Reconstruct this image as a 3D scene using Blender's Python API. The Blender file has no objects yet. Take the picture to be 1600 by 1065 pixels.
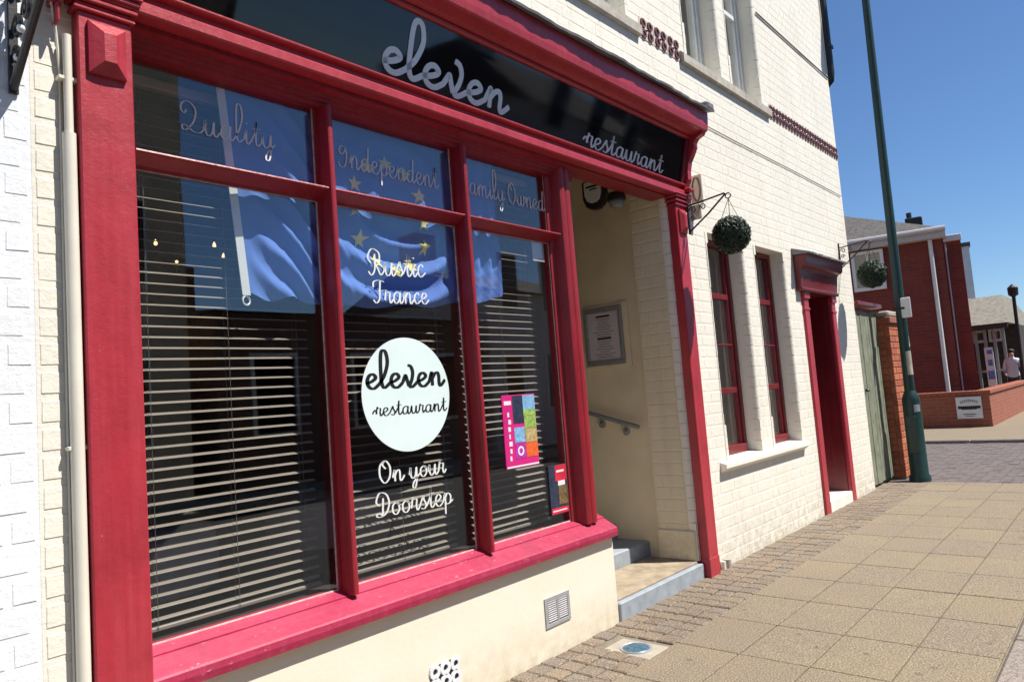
import bpy, bmesh, math, random
from mathutils import Vector, Matrix
random.seed(11)
R = math.radians
scn = bpy.context.scene

# ------------------------------------------------------------------ camera
F_PX = 1121.5
yaw, pitch, roll = R(48.887), R(4.607), R(4.381)
fwd = Vector((math.sin(yaw)*math.cos(pitch), math.cos(yaw)*math.cos(pitch), math.sin(pitch)))
rt0 = Vector((math.cos(yaw), -math.sin(yaw), 0)); dn0 = fwd.cross(rt0)
rt = rt0*math.cos(roll) + dn0*math.sin(roll); dn = -rt0*math.sin(roll) + dn0*math.cos(roll)
CAM = Vector((0, -2.3047, 1.25))
cd = bpy.data.cameras.new('camera'); cam = bpy.data.objects.new('camera', cd)
scn.collection.objects.link(cam)
m3 = Matrix((rt, -dn, -fwd)).transposed()
cam.matrix_world = Matrix.Translation(CAM) @ m3.to_4x4()
cd.sensor_width = 36; cd.lens = F_PX/1600*36; cd.clip_end = 1500; cd.clip_start = .02
scn.camera = cam

# ------------------------------------------------------------------ sky, sun, exposure
SUN = Vector((.265, -.456, .853)).normalized()
w = bpy.data.worlds.new('World'); scn.world = w; w.use_nodes = True
nt = w.node_tree; nt.nodes.clear()
sky = nt.nodes.new('ShaderNodeTexSky'); sky.sky_type = 'NISHITA'; sky.sun_disc = False
sky.sun_elevation = math.asin(SUN.z); sky.sun_rotation = math.atan2(SUN.x, SUN.y)
sky.air_density = 1.0; sky.dust_density = 0.0; sky.ozone_density = 10.0; sky.altitude = 60
bg = nt.nodes.new('ShaderNodeBackground'); bg.inputs['Strength'].default_value = .080
wo = nt.nodes.new('ShaderNodeOutputWorld')
nt.links.new(sky.outputs[0], bg.inputs[0]); nt.links.new(bg.outputs[0], wo.inputs[0])
sd = bpy.data.lights.new('sun', 'SUN'); sd.energy = 5.0; sd.angle = R(.53); sd.color = (1, .955, .88)
so = bpy.data.objects.new('sun', sd); scn.collection.objects.link(so)
so.rotation_euler = (-SUN).to_track_quat('-Z', 'Y').to_euler(); so.location = (6, -8, 12)
scn.view_settings.view_transform = 'Standard'; scn.view_settings.look = 'None'
scn.view_settings.gamma = 1; scn.view_settings.exposure = .62
scn.view_settings.use_curve_mapping = False
scn.cycles.max_bounces = 5; scn.cycles.diffuse_bounces = 3; scn.cycles.glossy_bounces = 2; scn.cycles.transparent_max_bounces = 10

# ------------------------------------------------------------------ materials
MATS = {}
class NT:
    def __init__(s, name):
        s.m = bpy.data.materials.new(name); s.m.use_nodes = True; s.t = s.m.node_tree
        s.b = s.t.nodes['Principled BSDF']; s.o = s.t.nodes['Material Output']; MATS[name] = s.m
    def n(s, typ, **k):
        x = s.t.nodes.new('ShaderNode'+typ)
        for a, v in k.items():
            if a.startswith('i_'):
                key = a[2:]; key = int(key) if key.isdigit() else key.replace('_', ' ')
                x.inputs[key].default_value = v
            else: setattr(x, a, v)
        return x
    def l(s, a, b): s.t.links.new(a, b)
    def pos(s, scale=(1, 1, 1)):
        g = s.n('NewGeometry'); mp = s.n('Mapping'); mp.inputs['Scale'].default_value = scale
        s.l(g.outputs['Position'], mp.inputs[0]); return mp.outputs[0]
    def noise(s, sc, det=3, rough=.55, vec=None, dist=0):
        x = s.n('TexNoise'); x.inputs['Scale'].default_value = sc; x.inputs['Detail'].default_value = det
        x.inputs['Roughness'].default_value = rough; x.inputs['Distortion'].default_value = dist
        s.l(vec if vec else s.pos(), x.inputs['Vector']); return x.outputs[0]
    def ramp(s, fac, stops):
        r = s.n('ValToRGB'); e = r.color_ramp.elements
        while len(e) < len(stops): e.new(.5)
        for el, (p, c) in zip(e, stops): el.position = p; el.color = (*c, 1) if len(c) == 3 else c
        s.l(fac, r.inputs[0]); return r.outputs[0]
    def mix(s, fac, a, b, mode='MIX'):
        x = s.n('Mix', data_type='RGBA', blend_type=mode)
        for i, v in ((0, fac), (6, a), (7, b)):
            if hasattr(v, 'links') or hasattr(v, 'is_linked'): s.l(v, x.inputs[i])
            else: x.inputs[i].default_value = v if i == 0 else (*v, 1)
        return x.outputs[2]
    def bump(s, h, strength=.3, dist=.002, prev=None):
        b = s.n('Bump'); b.inputs['Strength'].default_value = strength; b.inputs['Distance'].default_value = dist
        s.l(h, b.inputs['Height'])
        if prev: s.l(prev, b.inputs['Normal'])
        return b.outputs[0]
    def fin(s, col=None, rough=None, normal=None, **k):
        def put(name, v):
            if hasattr(v, 'is_linked'): s.l(v, s.b.inputs[name])
            else: s.b.inputs[name].default_value = (*v, 1) if isinstance(v, tuple) and len(v) == 3 else v
        if col is not None: put('Base Color', col)
        if rough is not None: put('Roughness', rough)
        if normal is not None: s.l(normal, s.b.inputs['Normal'])
        for a, v in k.items(): put(a.replace('_', ' '), v)
        return s.m

def simple(name, col, rough=.6, var=.15, sc=8, bump=0, bsc=60, **k):
    t = NT(name); n = t.noise(sc, 4)
    a = tuple(max(0, c*(1-var)) for c in col); b = tuple(min(1, c*(1+var)) for c in col)
    c = t.ramp(n, [(.3, a), (.7, b)])
    nm = t.bump(t.noise(bsc, 3), bump, .002) if bump else None
    return t.fin(c, rough, nm, **k)

def paint_brick(name, col, dirt, lowdirt):
    t = NT(name); v = t.pos()
    n1 = t.noise(1.7, 3, .6); n2 = t.noise(38, 2, .65); n3 = t.noise(7, 4, .7)
    base = t.mix(t.ramp(n1, [(.35, (0, 0, 0)), (.7, (1, 1, 1))]), col, tuple(c*.93 for c in col))
    spots = t.ramp(n2, [(.66, (0, 0, 0)), (.78, (.55, .55, .55))])
    base = t.mix(spots, base, dirt)
    blot = t.ramp(n3, [(.62, (0, 0, 0)), (.8, (.3, .3, .3))])
    base = t.mix(blot, base, dirt)
    strk = t.ramp(t.noise(1, 4, .7, t.pos((11, 11, .55))), [(.50, (0, 0, 0)), (.75, (.38, .38, .38))])
    base = t.mix(strk, base, tuple(.75*c+.25*d for c, d in zip(dirt, col)))
    # splash dirt on the lowest courses
    sep = t.n('SeparateXYZ'); t.l(v, sep.inputs[0])
    mr = t.n('MapRange'); mr.inputs[1].default_value = .02; mr.inputs[2].default_value = .38
    mr.inputs[3].default_value = .62; mr.inputs[4].default_value = 0; t.l(sep.outputs[2], mr.inputs[0])
    mm = t.n('Math', operation='MULTIPLY'); t.l(mr.outputs[0], mm.inputs[0]); t.l(t.ramp(t.noise(14, 3, .75), [(.4, (0, 0, 0)), (.62, (1, 1, 1))]), mm.inputs[1])
    base = t.mix(mm.outputs[0], base, lowdirt)
    nb = t.bump(t.noise(34, 5, .72), .65, .0045)
    return t.fin(base, .72, nb)
CREAM = (.80, .76, .66)
paint_brick('entrance_brick_paint', (.72, .635, .47), (.5, .41, .27), (.40, .33, .2))
paint_brick('cream_brick_paint', CREAM, (.52, .44, .32), (.42, .37, .26))
paint_brick('white_brick_paint', (.79, .81, .83), (.60, .62, .64), (.5, .5, .48))

def red_paint(name, col, chalk=0., rough=.34):
    t = NT(name)
    n = t.noise(5, 5, .6); c = t.ramp(n, [(.3, tuple(x*.88 for x in col)), (.72, tuple(min(1, x*1.1) for x in col))])
    if chalk:
        st = t.noise(1, 6, .7, t.pos((5, 60, 60)))
        c = t.mix(t.ramp(st, [(.45, (0, 0, 0)), (.75, (chalk, chalk, chalk))]), c, (.50, .10, .15))
        fl = t.ramp(t.noise(48, 6, .8, t.pos((.35, 1, 1))), [(.63, (0, 0, 0)), (.67, (.8, .8, .8))])
        c = t.mix(fl, c, (.68, .5, .5))
    fade = t.ramp(t.noise(1, 4, .7, t.pos((34, 34, 1.6))), [(.42, (0, 0, 0)), (.78, (.5, .5, .5))])
    c = t.mix(fade, c, tuple(min(1, x*1.2+.035) for x in col))
    chip = t.ramp(t.noise(33, 4, .85), [(.69, (0, 0, 0)), (.705, (.75, .75, .75))])
    c = t.mix(chip, c, (.42, .20, .19))
    grime = t.ramp(t.noise(3.1, 5, .75), [(.52, (0, 0, 0)), (.78, (.5, .5, .5))])
    c = t.mix(grime, c, tuple(x*.45 for x in col))
    wr = t.n('TexVoronoi', feature='DISTANCE_TO_EDGE'); wr.inputs['Scale'].default_value = 16
    dv = t.n('Mapping'); dv.inputs['Scale'].default_value = (1, 1, .45)
    nn = t.n('TexNoise'); nn.inputs['Scale'].default_value = 9; t.l(t.pos(), nn.inputs['Vector'])
    add = t.n('VectorMath', operation='ADD'); t.l(nn.outputs[1], add.inputs[0]); t.l(t.pos(), add.inputs[1])
    t.l(add.outputs[0], dv.inputs[0]); t.l(dv.outputs[0], wr.inputs['Vector'])
    nb = t.bump(t.ramp(wr.outputs['Distance'], [(0, (0, 0, 0)), (.05, (1, 1, 1))]), .16, .0012)
    nb = t.bump(t.noise(70, 3, .65), .35, .002, nb); nb = t.bump(t.noise(16, 3, .6), .35, .005, nb)
    return t.fin(c, rough, nb)
RED = (.39, .028, .043)
red_paint('red_gloss_paint', RED, 0, .36)
red_paint('red_sill_paint', (.36, .014, .060), .2, .55)
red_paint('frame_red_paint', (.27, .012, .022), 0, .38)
red_paint('dark_red_paint', (.15, .008, .014), 0, .35)

t = NT('fascia_black'); t.fin((.004, .004, .006), t.ramp(t.noise(6, 4), [(.3, (.03,)*3), (.8, (.09,)*3)]), t.bump(t.noise(2.2, 2), .05, .01), Specular_IOR_Level=.5)
t = NT('silver_letters'); t.fin((.74, .75, .77), .34, None, Metallic=.35)
simple('white_vinyl', (.72, .75, .73), .45, .04)
simple('frosted_vinyl', (.70, .74, .74), .5, .06)
simple('sticker_white', (.68, .80, .79), .4, .03)
simple('black_ink', (.006, .006, .007), .5, 0)
t = NT('window_glass'); t.t.nodes.remove(t.b)
lw = t.n('LayerWeight'); lw.inputs[0].default_value = .5
pw = t.n('Math', operation='POWER'); pw.inputs[1].default_value = 5.0; t.l(lw.outputs['Facing'], pw.inputs[0])
ma = t.n('Math', operation='MULTIPLY_ADD'); ma.inputs[1].default_value = .9; ma.inputs[2].default_value = .066; t.l(pw.outputs[0], ma.inputs[0])
tr = t.n('BsdfTransparent'); tr.inputs[0].default_value = (.985, .99, .985, 1)
gl = t.n('BsdfGlossy'); gl.inputs['Roughness'].default_value = .012; gl.inputs[0].default_value = (1, 1, 1, 1)
t.l(t.bump(t.noise(1.3, 2), .04, .02), gl.inputs['Normal'])
mx = t.n('MixShader'); t.l(ma.outputs[0], mx.inputs[0]); t.l(tr.outputs[0], mx.inputs[1]); t.l(gl.outputs[0], mx.inputs[2]); t.l(mx.outputs[0], t.o.inputs[0])

t = NT('stall_render'); n1 = t.noise(2.3, 5, .6); n3 = t.noise(11, 5, .7)
c = t.mix(t.ramp(n1, [(.35, (0,)*3), (.7, (1,)*3)]), (.80, .74, .62), (.77, .70, .56))
sp = t.n('SeparateXYZ'); t.l(t.pos(), sp.inputs[0]); mr = t.n('MapRange')
for i, v in ((1, .01), (2, .24), (3, .75), (4, .0)): mr.inputs[i].default_value = v
t.l(sp.outputs[2], mr.inputs[0]); mm = t.n('Math', operation='MULTIPLY'); t.l(mr.outputs[0], mm.inputs[0]); t.l(t.ramp(n3, [(.35, (0,)*3), (.65, (1,)*3)]), mm.inputs[1])
c = t.mix(mm.outputs[0], c, (.55, .46, .28))
t.fin(c, .6, t.bump(t.noise(34, 5, .65), .25, .004))
simple('plaster_cream', (.66, .56, .395), .7, .10, 3, .3, 40)
simple('cream_trim', (.76, .70, .57), .6, .08, 6, .2, 60)
simple('pipe_cream', (.72, .68, .58), .4, .08, 5, .08, 60)
simple('stone_sill', (.40, .365, .31), .8, .25, 12, .5, 90)
simple('white_sill', (.80, .77, .69), .6, .06, 8, .3, 60)
simple('lead', (.16, .155, .165), .55, .3, 9, .5, 25)
simple('black_iron', (.012, .012, .013), .45, .3, 20, .3, 80)
simple('grey_metal', (.33, .34, .35), .42, .15, 20, 0, 60, Metallic=.6)
simple('aluminium', (.42, .44, .46), .4, .12, 20, 0, 60, Metallic=.4)
simple('slat', (.25, .22, .185), .45, .06)
simple('cord', (.12, .115, .10), .8, .1)
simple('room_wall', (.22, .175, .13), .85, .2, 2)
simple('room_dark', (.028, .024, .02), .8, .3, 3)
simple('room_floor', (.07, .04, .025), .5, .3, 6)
simple('curtain', (.52, .54, .55), .85, .08, 10)
simple('net_curtain', (.30, .31, .32), .9, .12, 10)
simple('white_frame', (.74, .74, .71), .45, .05)
simple('tile_dark', (.13, .045, .04), .5, .35, 30)
simple('tile_pale', (.60, .50, .44), .6, .3, 30)
simple('step_edge', (.30, .335, .37), .7, .15, 14, .4, 80)
simple('step_top', (.33, .265, .185), .75, .3, 10, .4, 80)
simple('gate_wood', (.20, .215, .15), .8, .25, 7, .6, 40)
simple('dark_wood', (.045, .035, .025), .7, .3, 6, .4, 50)
simple('pole_green', (.012, .042, .038), .38, .25, 6, .15, 30)
simple('sign_white', (.72, .74, .76), .45, .06)
simple('foliage', (.018, .042, .022), .6, .5, 60)
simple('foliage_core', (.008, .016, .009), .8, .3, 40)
simple('mortar', (.20, .17, .13), .9, .2, 20, .4, 60)
simple('concrete', (.36, .32, .255), .85, .15, 12, .5, 80)
simple('cover_blue', (.13, .23, .30), .4, .35, 40, .5, 60, Metallic=.5)
simple('asphalt', (.055, .054, .053), .9, .2, 30, .6, 120)
simple('white_render', (.66, .66, .65), .8, .08, 3)
simple('slate_roof', (.085, .075, .07), .8, .5, 14, .5, 30)
simple('pale_roof', (.20, .18, .145), .85, .35, 10, .5, 30)
simple('grey_fascia', (.50, .48, .49), .6, .08)
simple('skin', (.45, .28, .2), .6, .05); simple('shirt', (.62, .65, .72), .8, .05); simple('trousers', (.03, .035, .05), .8, .2); simple('hair', (.02, .014, .01), .7, .2)
simple('rubber', (.008, .008, .008), .7, .2)
simple('menu_paper', (.52, .48, .52), .6, .05)
simple('poster_pink', (.62, .02, .20), .35, .1); simple('poster_white', (.75, .72, .75), .4, .05); simple('poster_dark', (.03, .04, .07), .35, .4, 60)
simple('poster_green', (.28, .42, .10), .35, .4, 80); simple('poster_blue', (.20, .40, .60), .35, .3, 60); simple('poster_tan', (.45, .34, .15), .35, .4, 60)
simple('poster_orange', (.75, .13, .03), .35, .2, 60); simple('poster_magenta', (.45, .04, .35), .35, .3, 60); simple('poster_red', (.6, .03, .06), .35, .2); simple('poster_food', (.16, .11, .05), .35, .6, 70)
simple('banner_blue', (.13, .2, .45), .7, .4, 10)
t = NT('bulb'); t.fin((1, .7, .4), .4, None, Emission_Color=(1, .62, .28), Emission_Strength=1.6)
t = NT('star_yellow'); t.fin((.80, .72, .22), .7)
t = NT('flag_blue'); t.t.nodes.remove(t.b)
df = t.n('BsdfDiffuse'); df.inputs[0].default_value = (.145, .255, .64, 1); tl = t.n('BsdfTranslucent'); tl.inputs[0].default_value = (.05, .11, .42, 1)
wv = t.noise(240, 2); t.l(t.bump(wv, .12, .001), df.inputs['Normal'])
mx = t.n('MixShader'); mx.inputs[0].default_value = .18; t.l(df.outputs[0], mx.inputs[1]); t.l(tl.outputs[0], mx.inputs[2]); t.l(mx.outputs[0], t.o.inputs[0])

def paving(name, cols, tint, bumpd=.5):
    t = NT(name); oi = t.n('ObjectInfo')
    c = t.ramp(oi.outputs['Random'], [(i/(len(cols)-1), x) for i, x in enumerate(cols)])
    c = t.mix(t.ramp(t.noise(1.9, 4, .7), [(.38, (0,)*3), (.66, (.75,)*3)]), c, tint)
    c = t.mix(t.ramp(t.noise(7, 4, .7), [(.5, (0,)*3), (.8, (.4,)*3)]), c, (.13, .105, .082))
    vg = t.n('TexVoronoi'); vg.inputs['Scale'].default_value = 6.5; t.l(t.pos(), vg.inputs['Vector'])
    c = t.mix(t.ramp(vg.outputs['Distance'], [(.085, (.7,)*3), (.12, (0,)*3)]), c, (.085, .07, .058))
    f = t.noise(125, 2, .7)
    c = t.mix(t.ramp(f, [(.52, (0,)*3), (.64, (.6,)*3)]), c, (.42, .36, .27))
    c = t.mix(t.ramp(f, [(.36, (.7,)*3), (.48, (0,)*3)]), c, (.085, .066, .05))
    return t.fin(c, .88, t.bump(f, bumpd, .004))
paving('slab_concrete', [(.228, .180, .108), (.212, .165, .104), (.24, .188, .108), (.205, .158, .106), (.222, .172, .10)], (.19, .146, .108))
paving('paver_brick', [(.17, .12, .08), (.23, .17, .11), (.14, .10, .075), (.22, .165, .12), (.19, .145, .10), (.165, .145, .125)], (.16, .12, .088))
paving('kerb_stone', [(.22, .185, .165), (.25, .21, .19)], (.2, .17, .15))
def far_brick(name, c1, c2, mort, sc, rot=None, per_obj=False):
    t = NT(name); b = t.n('TexBrick'); g = t.n('NewGeometry'); sp = t.n('SeparateXYZ'); cb = t.n('CombineXYZ')
    t.l(g.outputs['Position'], sp.inputs[0])
    ad = t.n('Math', operation='ADD'); t.l(sp.outputs[0], ad.inputs[0]); t.l(sp.outputs[1], ad.inputs[1])
    t.l(ad.outputs[0], cb.inputs[0]); t.l(sp.outputs[2], cb.inputs[1])
    t.l(cb.outputs[0], b.inputs['Vector']); b.inputs['Scale'].default_value = 1
    b.inputs['Brick Width'].default_value = .225; b.inputs['Row Height'].default_value = .075; b.inputs['Mortar Size'].default_value = .008
    b.inputs['Color1'].default_value = (*c1, 1); b.inputs['Color2'].default_value = (*c2, 1); b.inputs['Mortar'].default_value = (*mort, 1)
    c = t.mix(t.ramp(t.noise(2.5, 4), [(.3, (0,)*3), (.75, (.35,)*3)]), b.outputs['Color'], tuple(x*.6 for x in c1))
    return t.fin(c, .85, t.bump(b.outputs['Fac'], -.4, .005))
far_brick('red_brick_wall', (.24, .038, .024), (.19, .028, .02), (.15, .07, .055), 1)
far_brick('low_brick_wall', (.36, .10, .055), (.30, .08, .045), (.26, .16, .11), 1)
far_brick('opposite_brick', (.20, .10, .07), (.16, .08, .06), (.2, .17, .14), 1)
t = NT('pier_brick'); oi = t.n('ObjectInfo'); c = t.ramp(oi.outputs['Random'], [(0, (.40, .105, .045)), (.5, (.48, .15, .07)), (1, (.34, .085, .042))])
t.fin(c, .85, t.bump(t.noise(120, 3), .5, .003))
t = NT('road_blocks'); v = t.n('TexWhiteNoise'); gg = t.n('VectorMath', operation='FLOOR'); sc = t.n('VectorMath', operation='SCALE'); sc.inputs['Scale'].default_value = 9.7
t.l(t.pos(), sc.inputs[0]); t.l(sc.outputs[0], gg.inputs[0]); t.l(gg.outputs[0], v.inputs['Vector'])
c = t.ramp(v.outputs[0], [(0, (.11, .085, .082)), (.5, (.15, .12, .11)), (1, (.125, .108, .108))]); t.fin(c, .85, t.bump(t.noise(120, 3), .4, .003))
M = MATS

# ------------------------------------------------------------------ mesh helpers
COL = scn.collection; WL = {}
class MB:
    def __init__(s): s.v = []; s.f = []; s.mi = []
    def add(s, vs, fs, mi=0):
        o = len(s.v); s.v += [tuple(p) for p in vs]; s.f += [tuple(i+o for i in f) for f in fs]; s.mi += [mi]*len(fs); return s
    def box(s, x0, x1, y0, y1, z0, z1, c=0, mi=0):
        if c <= 0:
            vs = [(x, y, z) for x in (x0, x1) for y in (y0, y1) for z in (z0, z1)]
            return s.add(vs, [(0, 1, 3, 2), (4, 6, 7, 5), (0, 4, 5, 1), (2, 3, 7, 6), (0, 2, 6, 4), (1, 5, 7, 3)], mi)
        c = min(c, .45*min(abs(x1-x0), abs(y1-y0), abs(z1-z0)))
        X = (x0, x1); Y = (y0, y1); Z = (z0, z1); vs = []; idx = {}
        sg = (1, -1)
        for i in (0, 1):
            for j in (0, 1):
                for k in (0, 1):
                    for a in range(3):
                        p = [X[i]+c*sg[i], Y[j]+c*sg[j], Z[k]+c*sg[k]]
                        p[a] = (X[i], Y[j], Z[k])[a]; idx[i, j, k, a] = len(vs); vs.append(p)
        fs = []
        for i in (0, 1):
            fs.append([idx[i, j, k, 0] for j, k in ((0, 0), (0, 1), (1, 1), (1, 0))])
            fs.append([idx[j, i, k, 1] for j, k in ((0, 0), (0, 1), (1, 1), (1, 0))])
            fs.append([idx[j, k, i, 2] for j, k in ((0, 0), (0, 1), (1, 1), (1, 0))])
            for j in (0, 1):
                fs.append([idx[i, j, 0, 0], idx[i, j, 1, 0], idx[i, j, 1, 1], idx[i, j, 0, 1]])
                fs.append([idx[i, 0, j, 0], idx[i, 1, j, 0], idx[i, 1, j, 2], idx[i, 0, j, 2]])
                fs.append([idx[0, i, j, 1], idx[1, i, j, 1], idx[1, i, j, 2], idx[0, i, j, 2]])
        for i in (0, 1):
            for j in (0, 1):
                for k in (0, 1): fs.append([idx[i, j, k, a] for a in range(3)])
        return s.add(vs, fs, mi)
    def ext(s, prof, a0, a1, axis, n=1, mi=0, caps=True):
        """extrude a closed 2-D profile along an axis; profile is (y,z) for X, (x,z) for Y, (x,y) for Z"""
        k = len(prof); vs = []; fs = []
        for q in range(n+1):
            a = a0+(a1-a0)*q/n
            for u, v in prof: vs.append({'X': (a, u, v), 'Y': (u, a, v), 'Z': (u, v, a)}[axis])
        for q in range(n):
            for i in range(k):
                j = (i+1) % k; fs.append((q*k+i, q*k+j, (q+1)*k+j, (q+1)*k+i))
        if caps: fs += [tuple(range(k)), tuple(n*k+i for i in reversed(range(k)))]
        return s.add(vs, fs, mi)
    def tube(s, pts, rad, seg=8, mi=0, cap=True):
        pts = [Vector(p) for p in pts]; n = len(pts)
        rads = rad if isinstance(rad, (list, tuple)) else [rad]*n
        vs = []; fs = []; prev = None
        for i, p in enumerate(pts):
            d = (pts[min(i+1, n-1)]-pts[max(i-1, 0)]).normalized()
            if prev is None:
                a = Vector((0, 0, 1)) if abs(d.z) < .9 else Vector((1, 0, 0)); u = d.cross(a).normalized()
            else: u = (prev-d*prev.dot(d)).normalized()
            prev = u; v = d.cross(u)
            for k in range(seg):
                t = 2*math.pi*k/seg; vs.append(p+(u*math.cos(t)+v*math.sin(t))*rads[i])
        for i in range(n-1):
            for k in range(seg):
                j = (k+1) % seg; fs.append((i*seg+k, i*seg+j, (i+1)*seg+j, (i+1)*seg+k))
        if cap: fs += [tuple(range(seg)), tuple((n-1)*seg+k for k in range(seg))]
        return s.add(vs, fs, mi)
    def lathe(s, prof, c, seg=20, mi=0):
        vs = []; fs = []; n = len(prof)
        for r, z in prof:
            for k in range(seg):
                t = 2*math.pi*k/seg; vs.append((c[0]+r*math.cos(t), c[1]+r*math.sin(t), c[2]+z))
        for i in range(n-1):
            for k in range(seg):
                j = (k+1) % seg; fs.append((i*seg+k, i*seg+j, (i+1)*seg+j, (i+1)*seg+k))
        fs += [tuple(range(seg)), tuple((n-1)*seg+k for k in range(seg))]
        return s.add(vs, fs, mi)
    def build(s, name, mat, parent=None, smooth=None, origin=None, fix=True):
        lo = [min(p[i] for p in s.v) for i in range(3)]; hi = [max(p[i] for p in s.v) for i in range(3)]
        c = Vector(origin) if origin is not None else Vector(((lo[0]+hi[0])/2, (lo[1]+hi[1])/2, lo[2]))
        me = bpy.data.meshes.new(name)
        me.from_pydata([(p[0]-c.x, p[1]-c.y, p[2]-c.z) for p in s.v], [], s.f)
        if isinstance(mat, str): mat = [mat]
        for m in mat: me.materials.append(M[m])
        if any(s.mi): me.polygons.foreach_set('material_index', s.mi)
        if fix and len(s.f) < 60000:
            bm = bmesh.new(); bm.from_mesh(me); bmesh.ops.recalc_face_normals(bm, faces=bm.faces); bm.to_mesh(me); bm.free()
        if smooth is not None:
            me.shade_smooth() if hasattr(me, 'shade_smooth') else None
            me.set_sharp_from_angle(angle=R(smooth))
        me.update()
        return link(name, me, c, parent)
def link(name, me, c, parent=None):
    o = bpy.data.objects.new(name, me); COL.objects.link(o); c = Vector(c); WL[o.name] = c
    if parent: o.parent = parent; o.location = c-WL[parent.name]
    else: o.location = c
    return o
def tag(o, label, cat=None, group=None, kind=None):
    if label: o['label'] = label
    if cat: o['category'] = cat
    if group: o['group'] = group
    if kind: o['kind'] = kind
    return o
def thing(name, label, cat, loc=(0, 0, 0), group=None):
    return tag(link(name, None, loc), label, cat, group)
def struct(o): o['kind'] = 'structure'; return o
def stuff(o): o['kind'] = 'stuff'; return o
def project(p):
    q = Vector(p)-CAM; d = q.dot(fwd)
    if d < .05: return None
    return 800+F_PX*q.dot(rt)/d, 532.5+F_PX*q.dot(dn)/d, d
def bx(name, mat, parent, x0, x1, y0, y1, z0, z1, c=.003):
    return MB().box(x0, x1, y0, y1, z0, z1, c).build(name, mat, parent)

# ------------------------------------------------------------------ ground, road, pavement
struct(MB().add([(-80, -120, -.16), (220, -120, -.16), (220, 180, -.16), (-80, 180, -.16)], [(0, 1, 2, 3)]).build('ground', 'asphalt'))
struct(MB().box(-30, 60, -7.6, -1.868, -.155, -.10).build('road', 'asphalt'))
struct(MB().box(-30, 13.6, -10.6, -7.72, -.155, .0).build('opposite_pavement', 'concrete'))
pv = struct(MB().box(-8, 8.95, -1.72, 1.2, -.15, -.012).build('pavement', 'mortar'))
SLAB_Y = [-.425, -.75, -1.072, -1.396, -1.718]; PX = .465
def jit(a): return random.uniform(-a, a)
for r in range(4):
    for k in range(-1, 17):
        x0 = 1.343+PX*k; x1 = min(x0+PX, 8.945)
        if x1-x0 < .1: continue
        z = jit(.0018)
        bx('slab', 'slab_concrete', pv, x0+.003, x1-.003, SLAB_Y[r+1]+.003, SLAB_Y[r]-.003, -.03, z, .004)
COVER = (3.04, -.30)
for k in range(-4, 66):
    x0 = 1.9+.107*k; x1 = x0+.107
    if x1 > 8.95: break
    off = 0 if k % 2 else .107
    ys = [.0, -.107, -.2135, -.32, -.425]
    for a, b in zip(ys, ys[1:]):
        if COVER[0]-.10 < (x0+x1)/2 < COVER[0]+.10 and (a+b)/2 < -.16: continue
        if a == 0: a = -.004
        bx('paver', 'paver_brick', pv, x0+.0035, x1-.0035, b+.0035, a-.0035, -.03, jit(.003)-.001, .006)
kb = struct(MB().box(-8, 8.95, -1.862, -1.722, -.15, -.05).build('kerb', 'mortar'))
for k in range(-2, 9):
    x0 = 1.2+.914*k
    bx('kerb_stone', 'kerb_stone', kb, x0+.003, min(x0+.911, 8.948), -1.866, -1.724, -.145, .002+jit(.002), .012)
# side street in block paving
bb = struct(MB().box(8.955, 13.72, -1.862, 14, -.155, -.035).build('side_street', 'mortar'))
mb = MB(); s = .1
for i in range(0, 47):
    for j in range(-18, 30):
        x = 8.97+i*s; y = j*s
        ph = (i+j) % 4
        if ph == 0 and x+2*s < 13.72: mb.box(x+.003, x+2*s-.003, y+.003, y+s-.003, -.05, -.022+jit(.002))
        elif ph == 2: mb.box(x+.003, x+s-.003, y+.003, y+2*s-.003, -.05, -.022+jit(.002))
stuff(mb.build('block', 'road_blocks', bb))
fp = struct(MB().box(13.73, 44, -1.86, 14, -.15, .0).build('far_pavement', 'slab_concrete'))
for k in range(-2, 13):
    bx('kerb_stone', 'kerb_stone', fp, 13.60, 13.725, -1.86+.9*(k+2)+.004, -.96+.9*(k+2)-.004, -.15, .035, .015)

# ------------------------------------------------------------------ brickwork
BH, BP = .0797, .2272
def brick_rects(x0, x1, z0, z1, holes, phase=0):
    """Flemish bond: list of (xa, xb, za, zb) with the openings left out"""
    out = []; n = int(round((z1-z0)/BH))
    for r in range(n):
        za = z0+r*BH; zb = za+BH; x = x0-(.17 if r % 2 else 0)-phase; k = r
        while x < x1:
            L = .2272 if k % 2 == 0 else .1136
            segs = [(max(x, x0), min(x+L, x1))]
            zc = (za+zb)/2
            for hx0, hx1, hz0, hz1 in holes:
                if not (hz0 < zc < hz1): continue
                ns = []
                for a, b in segs:
                    if b <= hx0 or a >= hx1: ns.append((a, b)); continue
                    if a < hx0: ns.append((a, hx0))
                    if b > hx1: ns.append((hx1, b))
                segs = ns
            for a, b in segs:
                if b-a > .022: out.append((a, b, za, zb))
            x += L; k += 1
    return out
BCACHE = {}
def brick_vs(L, H, j=.0022, d=.0017, ch=.006):
    """a brick face standing on the plane y=0 towards -y: edges worn, corners uneven"""
    a, h = L/2-j, H/2-j; rr = lambda: random.uniform(-.0012, .0012); ry = lambda: random.uniform(-.35, .35)*d
    f = [(-a+ch+rr(), -d+ry(), -h+ch+rr()), (a-ch+rr(), -d+ry(), -h+ch+rr()), (a-ch+rr(), -d+ry(), h-ch+rr()), (-a+ch+rr(), -d+ry(), h-ch+rr())]
    g = [(-a, -d+ch*.75, -h), (a, -d+ch*.75, -h), (a, -d+ch*.75, h), (-a, -d+ch*.75, h)]
    k = [(-a, .004, -h), (a, .004, -h), (a, .004, h), (-a, .004, h)]
    fs = [(0, 1, 2, 3)]
    for i in range(4):
        q = (i+1) % 4; fs += [(4+i, 4+q, q, i), (8+i, 8+q, 4+q, 4+i)]
    return f+g+k, fs
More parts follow.
